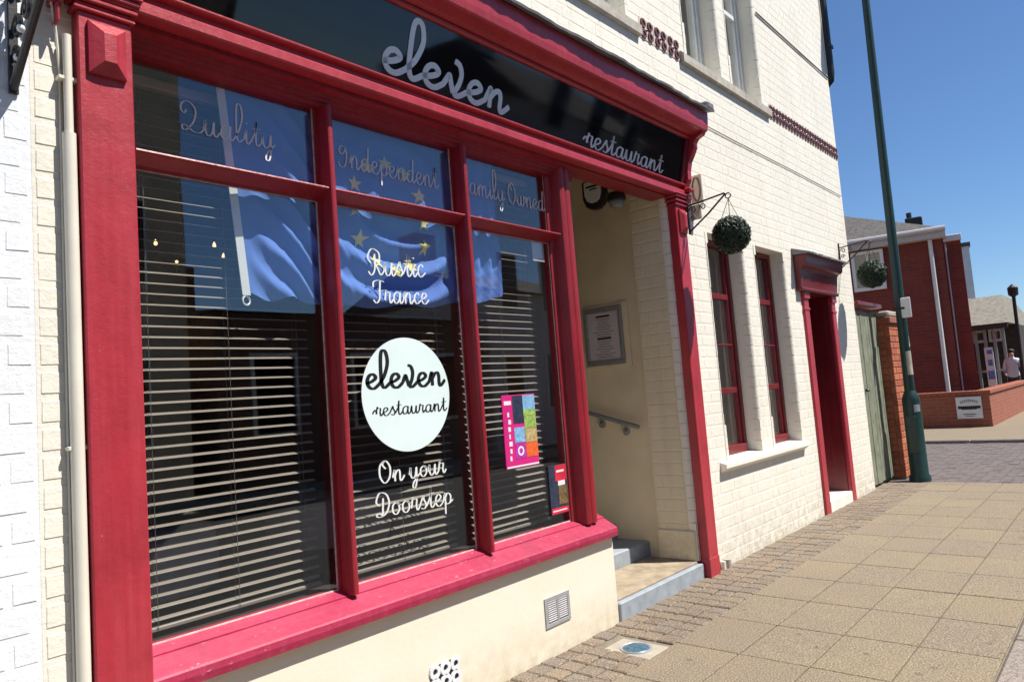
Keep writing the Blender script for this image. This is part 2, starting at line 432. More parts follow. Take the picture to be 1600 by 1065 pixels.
def lay(rects, y, mat, parent, nmax, xf=None, depth=.0017, name='brick', massname='brickwork'):
    """the bricks that show largest become parts, the rest one joined part"""
    def area(r):
        ps = [project(p) for p in ((r[0], y, r[2]), (r[1], y, r[3]), (r[0], y, r[3]))]
        if any(p is None for p in ps): return 0
        if not any(-20 < p[0] < 1620 and -20 < p[1] < 1085 for p in ps): return 0
        return abs((ps[1][0]-ps[0][0])*(ps[2][1]-ps[0][1]))
    rs = sorted(rects, key=area, reverse=True) if xf is None else list(rects)
    mass = MB()
    for i, (a, b, c, d) in enumerate(rs):
        L, H = b-a, d-c; ctr = Vector(((a+b)/2, y+random.uniform(-.2, .2)*depth, (c+d)/2))
        if i < nmax and (xf or area((a, b, c, d)) > 40):
            key = (round(L, 3), round(H, 3), random.randrange(4), mat, depth, a > 1)
            if key not in BCACHE:
                vs, fs = brick_vs(L, H, d=depth if a > 1 or xf else .0016, ch=.006 if a > 1 or xf else .010); me = bpy.data.meshes.new('brick'); me.from_pydata(vs, [], fs); me.materials.append(M[mat]); BCACHE[key] = me
            if xf:
                o = link(name, BCACHE[key], xf(ctr), parent); o.rotation_euler = (0, 0, R(-90))
            else: link(name, BCACHE[key], ctr, parent)
        else:
            vs, fs = brick_vs(L, H, d=depth)
            if xf: mass.add([xf(Vector((p[0]+ctr.x, p[1]+ctr.y, p[2]+ctr.z))) for p in vs], fs)
            else: mass.add([(p[0]+ctr.x, p[1]+ctr.y, p[2]+ctr.z) for p in vs], fs)
    if mass.v: stuff(mass.build(massname, mat, parent, fix=False))
def holed(x0, x1, z0, z1, holes, y, thick):
    """front skin of a wall with openings, as rectangles, plus its thickness behind"""
    xs = sorted({x0, x1, *[min(max(v, x0), x1) for h in holes for v in h[:2]]}); zs = sorted({z0, z1, *[min(max(v, z0), z1) for h in holes for v in h[2:]]})
    mb = MB()
    for a, b in zip(xs, xs[1:]):
        for c, d in zip(zs, zs[1:]):
            if any(h[0] < (a+b)/2 < h[1] and h[2] < (c+d)/2 < h[3] for h in holes): continue
            mb.box(a, b, y, y+thick, c, d)
    return mb

# ------------------------------------------------------------------ the restaurant building
XC = 8.36
W1 = (4.90, 5.505, .70, 2.36); W2 = (5.765, 6.375, .70, 2.36)
U = [(2.62, 3.20, 3.70, 5.6), (3.42, 4.02, 3.70, 5.6), (4.86, 5.45, 3.70, 5.6), (5.66, 6.27, 3.70, 5.6)]
SHOP = (.75, 4.49, -.2, 3.15); DOOR = (6.85, 7.535, -.2, 2.06)
bld = thing('restaurant_building', 'cream painted brick building behind the red restaurant shopfront', 'building', (4.4, 0, 0))
def inset(h, m): return (h[0]-m, h[1]+m, h[2], h[3])
holes = [SHOP, DOOR]+[(h[0]-.031, h[1]+.031, h[2], h[3]) for h in [W1, W2]+U]
wall = holed(.626, XC, -.12, 7.0, holes, .0, .24).build('wall', 'cream_brick_paint', bld)
for h in [W1, W2]+U:
    for a, b in ((h[0]-.0315, h[0]), (h[1], h[1]+.0315)): MB().box(a, b, .049, .24, h[2], h[3]).build('reveal', 'cream_brick_paint', wall)
bandL = (4.185, 4.745, 3.605, 3.765); bandR = (6.42, XC, 3.605, 3.745)
bh = [SHOP, (6.735, 7.635, -.2, 2.3)]+[inset(h, .03) for h in (W1, W2)]+[inset(h, .03) for h in U]+[bandL, bandR, (4.75, 6.42, 3.60, 3.70), (2.5, 4.17, 3.60, 3.70), (4.75, 6.41, .62, .70)]
rects = brick_rects(.626, XC, -.0, 6.6, bh)
lay(rects, 0, 'cream_brick_paint', wall, 300, depth=.0011)
# rest of the shell
sh = MB().box(.63, .75, .24, 7, -.1, 7.0).box(XC-.24, XC, .24, 7, -.1, 7).box(.63, XC, 7, 7.2, -.1, 7).build('side_wall', 'cream_brick_paint', bld)
MB().box(.5, XC+.12, -.25, 7.3, 7.0, 7.2).build('roof', 'slate_roof', bld)
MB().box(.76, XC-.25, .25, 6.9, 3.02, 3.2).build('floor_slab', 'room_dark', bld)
MB().box(4.60, 4.70, .25, 6.9, 0, 3.0).build('partition', 'room_wall', bld)

def bullnose(x, side, z0, z1, y0=-.004, depth=.05, r=.032, parent=None, stop=True):
    """moulded quarter-round bricks up the edge of an opening; side=+1: opening lies to +x"""
    n = int((z1-z0)/BH)
    prof = []
    for k in range(6):
        a = math.pi/2*k/5
        prof.append((-side*(r-r*math.sin(a)) , y0+r-r*math.cos(a)))
    prof = prof + [(0.0, depth), (-side*.036, depth), (-side*.036, y0)]
    pr = [(p[0], p[1]) for p in prof]
    sq = [(0, y0), (0, depth), (-side*.036, depth), (-side*.036, y0)]
    H = (z1-z0)/n; me = None; mes = None
    for i in range(n):
        last = stop and (i < 3 or i == n-1)
        z = z0+i*H; nm = 'square_brick' if last else 'bullnose_brick'
        got = mes if last else me
        if got is None:
            o = MB().ext([(x+a, b) for a, b in (sq if last else pr)], z+.0012, z+H-.0012, 'Z').build(nm, 'cream_brick_paint', parent, smooth=None if last else 40)
            if last: mes = o
            else: me = o
        else:
            c = Vector(WL[got.name]); c.z = z+.0012; link(nm, got.data, c+Vector((jit(.0015), jit(.0015), 0)), parent)
for h in (W1, W2):
    bullnose(h[0]+.003, 1, h[2], h[3], parent=wall); bullnose(h[1]-.003, -1, h[2], h[3], parent=wall)
for h in U[1:]:
    bullnose(h[0]+.003, 1, 3.70, 5.6, parent=wall); bullnose(h[1]-.003, -1, 3.70, 5.6, parent=wall)

def curtain(x0, x1, y, z0, z1, mat, parent, amp=.018, per=.07):
    vs = []; fs = []; n = int((x1-x0)/.008)
    for i in range(n+1):
        x = x0+(x1-x0)*i/n; yy = y+amp*math.sin(2*math.pi*x/per+1.3*math.sin(x*9))+amp*.4*math.sin(x*140)
        vs += [(x, yy, z0), (x, yy+.01, z1)]
    for i in range(n): fs.append((2*i, 2*i+2, 2*i+3, 2*i+1))
    return MB().add(vs, fs).build('curtain', mat, parent, smooth=60)

def sash(h, y, mat, parent, bars, label, curt, sillmat=None, jamb=.045):
    x0, x1, z0, z1 = h
    f = MB().box(x0, x0+jamb, y, y+.09, z0, z1, .003).box(x1-jamb, x1, y, y+.09, z0, z1, .003).box(x0+jamb, x1-jamb, y, y+.09, z1-jamb, z1, .003).box(x0+jamb, x1-jamb, y-.02, y+.09, z0, z0+.07, .004)
    fr = f.build('window', mat, parent); tag(fr, label)
    a, b = x0+jamb+.001, x1-jamb-.001
    for i, (zb0, zb1) in enumerate(bars):
        bx('glazing_bar', mat, fr, a, b, y+.012, y+.05, zb0, zb1, .004)
    for sx in (a, b-.03): bx('stile', mat, fr, sx, sx+.03, y+.014, y+.055, z0+.072, z1-jamb-.002, .003)
    MB().box(a+.031, b-.031, y+.03, y+.034, z0+.072, z1-jamb-.003).build('pane', 'window_glass', fr)
    if curt: curtain(a-.02, b+.02, y+.17, z0, z1, curt, fr)
    return fr
for h, lab in ((W1, 'left of the two red sash windows beside the shop doorway'), (W2, 'right of the two red sash windows, beside the red side door')):
    sash(h, .115, 'dark_red_paint', bld, [(1.90, 1.945), (1.535, 1.55), (1.165, 1.21)], lab, 'net_curtain')
for h in U:
    sash(h, .13, 'white_frame', bld, [(4.50, 4.545)], 'white upper floor sash window with drawn pale curtains', 'curtain')
# reveals behind the bullnose (smooth painted)
# sills and bands
so_ = MB().ext([(-.05, .683), (-.05, .655), (.0, .62), (.16, .62), (.16, .712), (.0, .698)], 4.75, 6.41, 'X', 8).build('window_sill', 'white_sill', bld)
for a, b in ((2.5, 4.17), (4.75, 6.41)):
    MB().ext([(-.034, 3.672), (-.034, 3.607), (.0, 3.60), (.2, 3.60), (.2, 3.70), (-.01, 3.695)], a, b, 'X', 10).build('stone_sill', 'stone_sill', bld)
# ornamental terracotta tiles
def ornament_tile(x0, x1, z0, z1, parent):
    t = MB().box(x0+.002, x1-.002, -.004, .02, z0+.002, z1-.002, .004).build('tile', 'tile_pale', parent)
    cx, cz = (x0+x1)/2, (z0+z1)/2; s = min(x1-x0, z1-z0)
    mb = MB()
    for dx, dz in ((-1, -1), (1, -1), (1, 1), (-1, 1)):
        c = (cx+dx*(x1-x0)*.235, cz+dz*(z1-z0)*.235); ro = s*.22; ri = s*.11; vs = []; n = 10
        for k in range(n):
            a = 2*math.pi*k/n
            for r, y in ((ro, -.004), (ro*.92, -.013), (ri, -.013), (ri, -.004)): vs.append((c[0]+r*math.cos(a), y, c[1]+r*math.sin(a)))
        fs = []
        for k in range(n):
            q = (k+1) % n
            for e in range(3): fs.append((4*k+e, 4*q+e, 4*q+e+1, 4*k+e+1))
        mb.add(vs, fs)
    d = s*.10
    mb.add([(cx-d, -.004, cz), (cx, -.004, cz-d), (cx+d, -.004, cz), (cx, -.004, cz+d), (cx, -.016, cz)], [(0, 1, 4), (1, 2, 4), (2, 3, 4), (3, 0, 4)])
    mb.build('flower_relief', 'tile_dark', t)
for (a, b, c, d), n in ((bandL, 3), (bandR, 13)):
    bd = MB().box(a+.001, b-.001, .001, .03, c+.001, d-.001).build('tile_band', 'cream_trim', bld)
    for i in range(n): ornament_tile(a+(b-a)*i/n, a+(b-a)*(i+1)/n, c, d, bd)

# side door with timber case and canopy
dc = MB().box(6.737, 7.633, -.006, .01, 2.055, 2.10).build('door_case', 'dark_red_paint', bld); tag(dc, 'red timber door case with bracketed canopy right of the windows')
for a, b in ((6.735, 6.862), (7.523, 7.637)):
    MB().ext([(a, -.012), (a+.008, -.022), (b-.008, -.022), (b, -.012), (b, .012), (a, .012)], .0, 2.0, 'Z').box(a-.004, b+.004, -.028, .012, 1.86, 1.885, .003).box(a-.01, b+.01, -.036, .012, 1.965, 2.03, .005).build('pilaster', 'red_gloss_paint', dc)
CP = [(.01, 2.03), (-.05, 2.03), (-.062, 2.045), (-.055, 2.062), (-.046, 2.068), (-.05, 2.10), (-.062, 2.22), (-.074, 2.245), (-.105, 2.255), (-.118, 2.275), (-.125, 2.335), (-.138, 2.34), (-.138, 2.352), (.01, 2.36)]
MB().ext(CP, 6.625, 7.66, 'X').build('canopy', 'dark_red_paint', dc)
mb = MB(); vs = []; n = 30
for i in range(n+1):
    x = 6.60+1.13*i/n; vs += [(x, -.170+jit(.006), 2.352+jit(.004)), (x, -.168, 2.368+jit(.004)), (x, .0, 2.425+jit(.004)), (x, .0, 2.362)]
fs = []
for i in range(n):
    for e in range(4): fs.append((4*i+e, 4*i+(e+1) % 4, 4*i+4+(e+1) % 4, 4*i+4+e))
mb.add(vs, fs+[(0, 1, 2, 3), (4*n, 4*n+1, 4*n+2, 4*n+3)]); mb.build('lead_cap', 'lead', dc)
lf = MB().box(6.872, 7.513, .44, .48, .19, 2.052).build('door', 'dark_red_paint', dc)
for x0 in (6.93, 7.22):
    for z0, z1 in ((.3, .85), (1.0, 1.9)): bx('door_panel', 'dark_red_paint', lf, x0, x0+.24, .425, .442, z0, z1, .012)
MB().lathe([(.0, 0), (.028, 0), (.034, .02), (.02, .035)], (7.46, .42, .98), 12).build('door_knob', 'black_iron', lf, smooth=40)
for a, b in ((6.85, 6.872), (7.513, 7.535)): bx('door_lining', 'dark_red_paint', dc, a, b, .013, .48, .1, 2.054, .002)
bx('door_lining', 'dark_red_paint', dc, 6.872, 7.513, .013, .48, 2.03, 2.052, .002)
bx('step', 'white_sill', dc, 6.863, 7.522, -.02, .5, -.05, .10, .008)
bx('step', 'white_sill', dc, 6.873, 7.05, .10, .43, .101, .19, .008)
MB().box(6.7, 7.7, .5, .52, 0, 2.3).build('back_panel', 'room_dark', dc)
# recessed entrance
ent = MB().box(3.36, 4.36, -.012, .39, -.12, .092, .006).build('entrance', 'step_edge', bld); tag(ent, 'recessed shop entrance with grey steps')
bx('step_tread', 'step_top', ent, 3.362, 4.34, .02, .388, .0922, .106, .003)
for i in range(4): bx('step', 'step_edge', ent, 3.36, 4.375, .392+.26*i, .72+.26*i+.3, -.1, .205+.1*i-.0, .008)
bx('floor', 'step_top', ent, 3.36, 4.375, 1.732, 3, -.1, .5, .01)
MB().box(4.376, 4.58, .30, 3, -.1, 3.0, .004).build('side_wall', 'plaster_cream', ent)
pr = MB().box(4.345, 4.58, .062, .298, .0, 3.0).build('entrance_pier', 'entrance_brick_paint', ent)
rr = brick_rects(.063, .298, .106, 3.0, [], .06)
lay(rr, -4.343, 'entrance_brick_paint', pr, 300, depth=.0006, xf=lambda p: Vector((-p.y, p.x, p.z)))
bullnose(4.340, -1, .106, 2.96, y0=.012, depth=.061, r=.034, parent=pr)
# plinth block at the foot of the pier
bx('plinth', 'entrance_brick_paint', pr, 4.328, 4.36, .02, .30, .106, .30, .006)
MB().box(3.30, 3.356, .13, 3, -.1, 3).build('side_wall', 'plaster_cream', ent)
MB().box(3.31, 4.38, .2, 3, 2.93, 3.0).build('ceiling', 'plaster_cream', ent)
MB().box(3.36, 4.38, 2.6, 2.66, .4, 2.93).build('inner_door', 'dark_red_paint', ent)
# dining room seen through the blinds
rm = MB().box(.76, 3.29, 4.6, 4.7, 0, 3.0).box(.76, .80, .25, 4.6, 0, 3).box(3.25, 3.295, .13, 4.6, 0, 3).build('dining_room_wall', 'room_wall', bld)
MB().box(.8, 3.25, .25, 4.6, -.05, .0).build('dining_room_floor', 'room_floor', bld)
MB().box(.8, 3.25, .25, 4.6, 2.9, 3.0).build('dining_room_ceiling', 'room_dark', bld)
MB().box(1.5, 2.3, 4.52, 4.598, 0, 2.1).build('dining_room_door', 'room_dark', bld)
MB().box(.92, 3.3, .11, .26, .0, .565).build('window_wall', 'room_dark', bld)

# ------------------------------------------------------------------ shopfront
sf = thing('shopfront', 'red timber shopfront with black fascia and three bay display window', 'shopfront', (2.6, 0, 0))
GY = .10
def pilaster(x0, x1, z1, lab):
    y = -.05
    p = MB().box(x0, x1, y, .02, .0, z1, .004).build('pilaster', 'red_gloss_paint', sf); tag(p, lab)
    bx('plinth_block', 'red_gloss_paint', p, x0-.003, x1+.003, y-.004, .02, -.005, .12, .003)
    # faceted raised block near the top
    a, b, c, d = x0+.025, x1-.022, z1-.19, z1-.03; m = .045; yy = y-.035; cx = (a+b)/2
    MB().add([(a, y+.001, c), (b, y+.001, c), (b, y+.001, d), (a, y+.001, d), (a, y-.012, c), (b, y-.012, c), (b, y-.012, d), (a, y-.012, d), (cx-.017, yy, c+m*.8), (cx+.017, yy, c+m*.8), (cx+.017, yy, d-m*.8), (cx-.017, yy, d-m*.8)],
             [(0, 1, 5, 4), (1, 2, 6, 5), (2, 3, 7, 6), (3, 0, 4, 7), (4, 5, 9, 8), (5, 6, 10, 9), (6, 7, 11, 10), (7, 4, 8, 11), (8, 9, 10, 11)]).build('raised_block', 'red_gloss_paint', p)
    cp = MB()
    for zz, e, t_ in ((z1+.0005, .012, .012), (z1+.014, .006, .012), (z1+.027, .02, .014), (z1+.042, .012, .01), (z1+.053, .028, .016), (z1+.070, .036, .012)):
        cp.box(x0-e, x1+e*.7, y-e, .02, zz, zz+t_-.001, .003)
    cp.build('capital', 'red_gloss_paint', p)
pilaster(.738, .891, 2.50, 'wide red pilaster at the left end of the shopfront')
pilaster(4.366, 4.50, 2.47, 'narrow red pilaster right of the entrance')
# stall riser
MB().box(.892, 3.358, 0, .1, -.1, .47, .006).build('stall_riser', 'stall_render', sf)
MB().box(3.30, 3.357, .1, .6, -.1, .56, .004).build('stall_riser', 'stall_render', sf)
sl = MB().ext([(-.034, .462), (-.037, .485), (-.034, .505), (-.028, .511), (.045, .548), (.052, .551), (.052, .556), (.098, .575), (.14, .575), (.14, .462)], .892, 3.362, 'X', 30).build('window_board', 'red_sill_paint', sf); tag(sl, 'sloping chalky red sill under the display window')
# head beam over windows and entrance, with stepped mouldings
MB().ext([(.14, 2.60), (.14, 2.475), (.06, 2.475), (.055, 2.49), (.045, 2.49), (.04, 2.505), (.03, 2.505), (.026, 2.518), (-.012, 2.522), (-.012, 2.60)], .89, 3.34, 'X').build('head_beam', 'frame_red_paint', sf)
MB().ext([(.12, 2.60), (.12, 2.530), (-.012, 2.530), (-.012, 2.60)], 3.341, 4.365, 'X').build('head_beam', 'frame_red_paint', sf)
# bars: wide at the glass, drawn to a narrow nose
def bar_prof(w, nose, y0=.020, y1=.105): return [(-w, y1), (-w, y1-.016), (-w+.012, y1-.018), (-nose-.006, y0+.016), (-nose, y0+.003), (-nose*.5, y0), (nose*.5, y0), (nose, y0+.003), (nose+.006, y0+.016), (w-.012, y1-.018), (w, y1-.016), (w, y1)]
MUL = (1.664, 2.425)
for x in MUL:
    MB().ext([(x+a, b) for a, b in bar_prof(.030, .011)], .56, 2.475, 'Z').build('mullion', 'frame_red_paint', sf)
XL, XRR = .905, 3.125
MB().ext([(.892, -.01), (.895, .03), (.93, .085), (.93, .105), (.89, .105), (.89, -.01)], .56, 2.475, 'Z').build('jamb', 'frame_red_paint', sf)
po = [(3.118, .105), (3.118, .088), (3.15, .075), (3.158, .035), (3.165, .022), (3.178, .014), (3.195, .012), (3.205, .018), (3.208, .026), (3.213, .02), (3.228, .014), (3.25, .016), (3.262, .03), (3.265, .05), (3.28, .06), (3.30, .07), (3.335, .075), (3.34, .11), (3.34, .14), (3.118, .14)]
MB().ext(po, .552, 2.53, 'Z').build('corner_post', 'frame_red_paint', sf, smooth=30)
edges = [XL+.02, MUL[0]-.012, MUL[0]+.012, MUL[1]-.012, MUL[1]+.012, XRR+.03]
tz = 2.118
for i in range(3):
    a, b = edges[2*i], edges[2*i+1]
    pf = [(.105, tz-.026), (.089, tz-.026), (.087, tz-.016), (.046, tz+.004), (.033, tz+.010), (.030, tz+.016), (.033, tz+.022), (.05, tz+.024), (.087, tz+.034), (.105, tz+.036)]
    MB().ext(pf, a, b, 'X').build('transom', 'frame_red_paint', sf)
panes = {}
gx = [(XL+.02, MUL[0]-.026), (MUL[0]+.026, MUL[1]-.026), (MUL[1]+.026, XRR)]
for i, (a, b) in enumerate(gx):
    for j, (c, d) in enumerate(((.57, tz-.02), (tz+.02, 2.49))):
        panes[i, j] = MB().box(a, b, GY, GY+.004, c, d).build('pane', 'window_glass', sf)
        # dark putty line round the pane
        q = MB(); w_ = .009
        q.box(a, a+w_, GY-.004, GY-.0005, c, d).box(b-w_, b, GY-.004, GY-.0005, c, d).box(a+w_, b-w_, GY-.004, GY-.0005, c, c+w_).box(a+w_, b-w_, GY-.004, GY-.0005, d-w_, d)
        q.build('putty', 'tile_pale', panes[i, j])
# lower cornice
lc = MB().ext([(-.011, 2.540), (-.062, 2.543), (-.068, 2.549), (-.068, 2.580), (-.063, 2.586), (-.044, 2.588), (-.046, 2.612), (-.072, 2.618), (-.077, 2.622), (-.077, 2.628), (-.072, 2.631), (-.011, 2.633)], .66, 4.555, 'X', 20).build('lower_cornice', 'red_gloss_paint', sf)
# fascia board, leaning out at the top
FB = (-.054, 2.632); FT = (-.128, 2.935)
fb = MB().ext([FB, FT, (FT[0]+.03, FT[1]), (FB[0]+.03, FB[1])], .74, 4.452, 'X').build('fascia_board', 'fascia_black', sf)
MB().box(.70, 4.50, -.02, .02, 2.634, 3.06).build('fascia_backing', 'dark_red_paint', sf)
bd = MB()
for a, b in ((.70, .742), (4.45, 4.492)): bd.ext([(FB[0]-.012, FB[1]), (FT[0]-.014, FT[1]), (FT[0]+.06, FT[1]), (FB[0]+.03, FB[1])], a, b, 'X')
bd.build('fascia_frame', 'dark_red_paint', sf)
# crown cornice
MB().ext([(-.04, 2.925), (-.138, 2.925), (-.146, 2.930), (-.148, 2.940), (-.142, 2.946), (-.158, 2.950), (-.175, 2.956), (-.20, 2.960), (-.238, 2.962), (-.246, 2.968), (-.252, 3.0), (-.256, 3.05), (-.258, 3.092), (-.04, 3.10)], .64, 4.552, 'X', 24).build('crown_cornice', 'red_gloss_paint', sf)
# lead flashing with a dressed, wavy lip
vs = []; n = 150
for i in range(n+1):
    x = .60+(4.575-.60)*i/n
    wv_ = .008*math.sin(x*4.3)+.006*math.sin(x*9.7+1)+.005*math.sin(x*23+2*math.sin(x*3))+.003*math.sin(x*57)
    yl = -.292-wv_*.5; zl = 3.090+.003*math.sin(x*3.1+2)+.0015*math.sin(x*13)
    vs += [(x, yl, zl), (x, yl-.003, zl+.013), (x, -.26, zl+.028), (x, -.004, 3.185+.004*math.sin(x*9)), (x, -.004, 3.12), (x, -.25, zl+.012)]
fs = []
for i in range(n):
    for e in range(6): fs.append((6*i+e, 6*i+(e+1) % 6, 6*i+6+(e+1) % 6, 6*i+6+e))
MB().add(vs, fs+[tuple(range(6)), tuple(6*n+k for k in range(6))]).build('lead_flashing', 'lead', sf, smooth=35)
# scrolled end consoles
def console(x0, x1):
    c = MB().ext([(-.005, 2.50), (-.07, 2.505), (-.085, 2.53), (-.085, 2.56), (-.062, 2.575), (-.075, 2.62), (-.098, 2.66), (-.10, 2.72), (-.115, 2.78), (-.145, 2.83), (-.165, 2.87), (-.165, 2.90), (-.185, 2.925), (-.225, 2.94), (-.245, 2.98), (-.25, 3.08), (-.005, 3.08)], x0, x1, 'X').build('end_console', 'red_gloss_paint', sf)
    bx('foot_scroll', 'red_gloss_paint', c, x0-.008, x1+.008, -.11, -.02, 2.575, 2.60, .006)
    bx('drop_block', 'red_gloss_paint', c, x0+.01, x1-.01, -.06, -.01, 2.44, 2.502, .008)
console(4.495, 4.545); console(.672, .70)
bx('cornice_cap', 'lead', sf, 4.50, 4.60, -.29, -.20, 3.105, 3.16, .012)

# ------------------------------------------------------------------ script lettering
G = {}
def g(ch, adv, *st): G[ch] = (adv, st)
g('e', .80, [(0, .35), (.35, .5), (.58, .76), (.42, 1.0), (.2, .88), (.08, .48), (.2, .08), (.48, .0), (.84, .38)])
g('l', .60, [(0, .35), (.3, .9), (.52, 1.8), (.46, 2.55), (.28, 2.72), (.15, 2.4), (.1, 1.3), (.12, .35), (.28, .02), (.62, .35)])
g('v', .92, [(.0, .35), (.13, .72), (.2, .84), (.28, .5), (.38, .05)], [(.36, 1.62), (.56, 1.5), (.66, 1.1), (.6, .6), (.44, .06), (.62, .0), (.95, .36)])
g('n', 1.02, [(0, .35), (.12, .8), (.2, 1.0), (.2, .5), (.2, .0)], [(.2, .5), (.4, .9), (.58, .98), (.66, .7), (.66, .15), (.78, .0), (1.08, .42)])
g('r', .74, [(0, .25), (.15, 1.08), (.24, .96), (.5, .92), (.44, .4), (.54, .02), (.78, .35)])
g('s', .70, [(0, .3), (.36, 1.08), (.4, .8), (.58, .38), (.42, .02), (.12, .1)], [(.42, .02), (.74, .35)])
g('t', .70, [(0, .35), (.3, 1.0), (.4, 1.75), (.34, .9), (.32, .25), (.46, .0), (.76, .35)], [(.08, 1.2), (.7, 1.24)])
g('a', 1.04, [(.74, .84), (.5, 1.0), (.18, .75), (.12, .25), (.32, .0), (.6, .25), (.74, .9)], [(.76, .98), (.7, .25), (.82, .0), (1.08, .36)])
g('u', 1.02, [(0, .35), (.14, .98), (.13, .35), (.28, .0), (.54, .2), (.68, .95)], [(.7, 1.0), (.67, .25), (.8, .0), (1.06, .36)])
g('i', .50, [(0, .35), (.18, 1.0), (.15, .25), (.28, .0), (.54, .36)], [(.2, 1.42), (.23, 1.5)])
g('y', .96, [(0, .35), (.14, .98), (.13, .35), (.28, .0), (.54, .2), (.68, .95)], [(.7, 1.0), (.66, -.2), (.5, -.85), (.28, -.8), (.4, -.35), (1.0, .36)])
g('c', .74, [(.56, .78), (.42, 1.0), (.15, .75), (.1, .3), (.34, .0), (.78, .36)])
g('o', .86, [(.44, 1.0), (.14, .72), (.14, .2), (.42, .0), (.68, .38), (.6, .88), (.44, 1.0), (.62, .8), (.9, .72)])
g('d', 1.04, [(.74, .84), (.5, 1.0), (.18, .75), (.12, .25), (.32, .0), (.6, .25), (.74, .9)], [(.82, 1.95), (.74, 1.0), (.7, .25), (.82, .0), (1.08, .36)])
g('p', .92, [(0, .35), (.2, 1.0), (.18, .0), (.16, -.8)], [(.2, .6), (.44, 1.0), (.72, .74), (.64, .18), (.36, .05), (.2, .2)], [(.62, .12), (.95, .36)])
g('m', 1.5, [(0, .35), (.12, .8), (.2, 1.0), (.2, .0)], [(.2, .5), (.4, .95), (.58, .95), (.62, .6), (.62, .0)], [(.62, .5), (.82, .95), (1.0, .95), (1.06, .6), (1.08, .12), (1.2, .0), (1.5, .36)])
g('w', 1.26, [(0, .35), (.14, .98), (.13, .3), (.28, .0), (.5, .2), (.6, .9)], [(.6, .95), (.6, .25), (.76, .0), (1.0, .3), (1.04, .95), (1.3, .7)])
g('Q', 1.4, [(.4, 1.45), (.26, 1.2), (.06, 1.42), (.16, 1.86), (.58, 2.0), (.95, 1.55), (.82, .75), (.4, .15), (.14, .1), (.12, .35), (.38, .36), (.8, .06), (1.2, .08), (1.44, .36)])
g('I', 1.1, [(.82, 1.5), (.42, 1.56), (.2, 1.2), (.4, .92), (.66, 1.15), (.8, 1.45), (.84, .7), (.64, .05), (.26, -.05), (.1, .3)], [(.5, 2.0), (.58, 2.1)])
g('F', 1.1, [(.08, 1.35), (.14, 1.8), (.6, 1.96), (1.12, 1.84)], [(.74, 1.9), (.66, 1.0), (.58, .3), (.3, .0), (.04, .28)], [(.46, 1.02), (1.0, 1.1)])
g('O', 1.2, [(.5, 1.96), (.12, 1.5), (.1, .6), (.48, .0), (.92, .45), (1.0, 1.35), (.66, 1.95), (.36, 1.66), (.62, 1.25)])
g('R', 1.28, [(.24, .9), (.0, 1.35), (.36, 1.96), (.9, 1.72), (.92, 1.15), (.5, .96)], [(.58, 1.6), (.52, .45), (.24, .0), (.0, .28)], [(.5, .96), (.78, .5), (1.0, .04), (1.3, .36)])
g('D', 1.25, [(.34, .9), (.05, 1.25), (.36, 1.92), (.9, 1.75), (1.1, 1.0), (.82, .25), (.34, .0), (.02, .14), (.22, .3), (.56, .08)], [(.62, 1.5), (.52, .1)])
g(' ', .5)
def catmull(P, n=7):
    out = []; P = [P[0]]+list(P)+[P[-1]]
    for i in range(1, len(P)-2):
        p0, p1, p2, p3 = P[i-1:i+3]
        for k in range(n):
            t = k/n
            out.append(tuple(.5*(2*p1[c]+(p2[c]-p0[c])*t+(2*p0[c]-5*p1[c]+4*p2[c]-p3[c])*t*t+(3*p1[c]-p0[c]-3*p2[c]+p3[c])*t**3) for c in (0, 1)))
    out.append(P[-2]); return out
def script(text, x0, x1, z0, z1, xh, wid, y_of, mat, parent, contrast=.0, lead=None, th=.0012, slant=0., label=None):
    """flat cut lettering: centre lines swept with a pen, a real sheet of its own thickness on its carrier"""
    mb = MB(); adv = sum(G[c][0] for c in text); sx = (x1-x0)/adv; pen = 0; lay_ = 0
    strokes = []
    if lead: strokes.append(lead)
    for ch in text:
        a, sts = G[ch]
        for st in sts: strokes.append([(p[0]+pen, p[1]) for p in st])
        pen += a
    for st in strokes:
        pts = catmull(st); L = len(pts); P = []
        lay_ += 1; dy = -.00004*(lay_ % 24)
        for (u, v) in pts:
            fx = u/adv; P.append((x0+(x1-x0)*fx+slant*v*xh, z0+(z1-z0)*fx+v*xh))
        vs = []
        for i, (x, z) in enumerate(P):
            a = P[max(i-1, 0)]; b = P[min(i+1, L-1)]; dx, dz = b[0]-a[0], b[1]-a[1]; ln = math.hypot(dx, dz) or 1e-6
            nx, nz = -dz/ln, dx/ln; ww = wid*((1-contrast)+contrast*abs(dz/ln))
            if i in (0, L-1): ww *= .7
            for s_ in (1, -1):
                X, Z = x+nx*ww*s_, z+nz*ww*s_; Y = y_of(Z)
                vs += [(X, Y-th+dy, Z), (X, Y, Z)]
        fs = []
        for i in range(L-1):
            o = 4*i; fs += [(o, o+2, o+6, o+4), (o, o+4, o+5, o+1), (o+2, o+3, o+7, o+6)]
        fs += [(0, 1, 3, 2), (4*L-4, 4*L-2, 4*L-1, 4*L-3)]
        mb.add(vs, fs)
    o = mb.build('lettering', mat, parent, fix=False)
    if label: o['label'] = label
    return o
def fy(z): return FB[0]+(FT[0]-FB[0])*(z-FB[1])/(FT[1]-FB[1])-.0004
script('eleven', 1.875, 2.66, 2.662, 2.662, .088, .0135, fy, 'silver_letters', fb, .12, None, .003, 0, 'large silver script lettering on the black fascia')
script('restaurant', 3.34, 4.20, 2.652, 2.652, .062, .0078, fy, 'silver_letters', fb, .75, [(-.35, .45), (-.15, .75), (.0, .6), (.1, .3)], .003, 0, 'small silver script lettering at the right of the fascia')
yg = lambda z: GY-.0005
script('Quality', 1.10, 1.46, 2.262, 2.268, .054, .0034, yg, 'frosted_vinyl', panes[0, 1], .8)
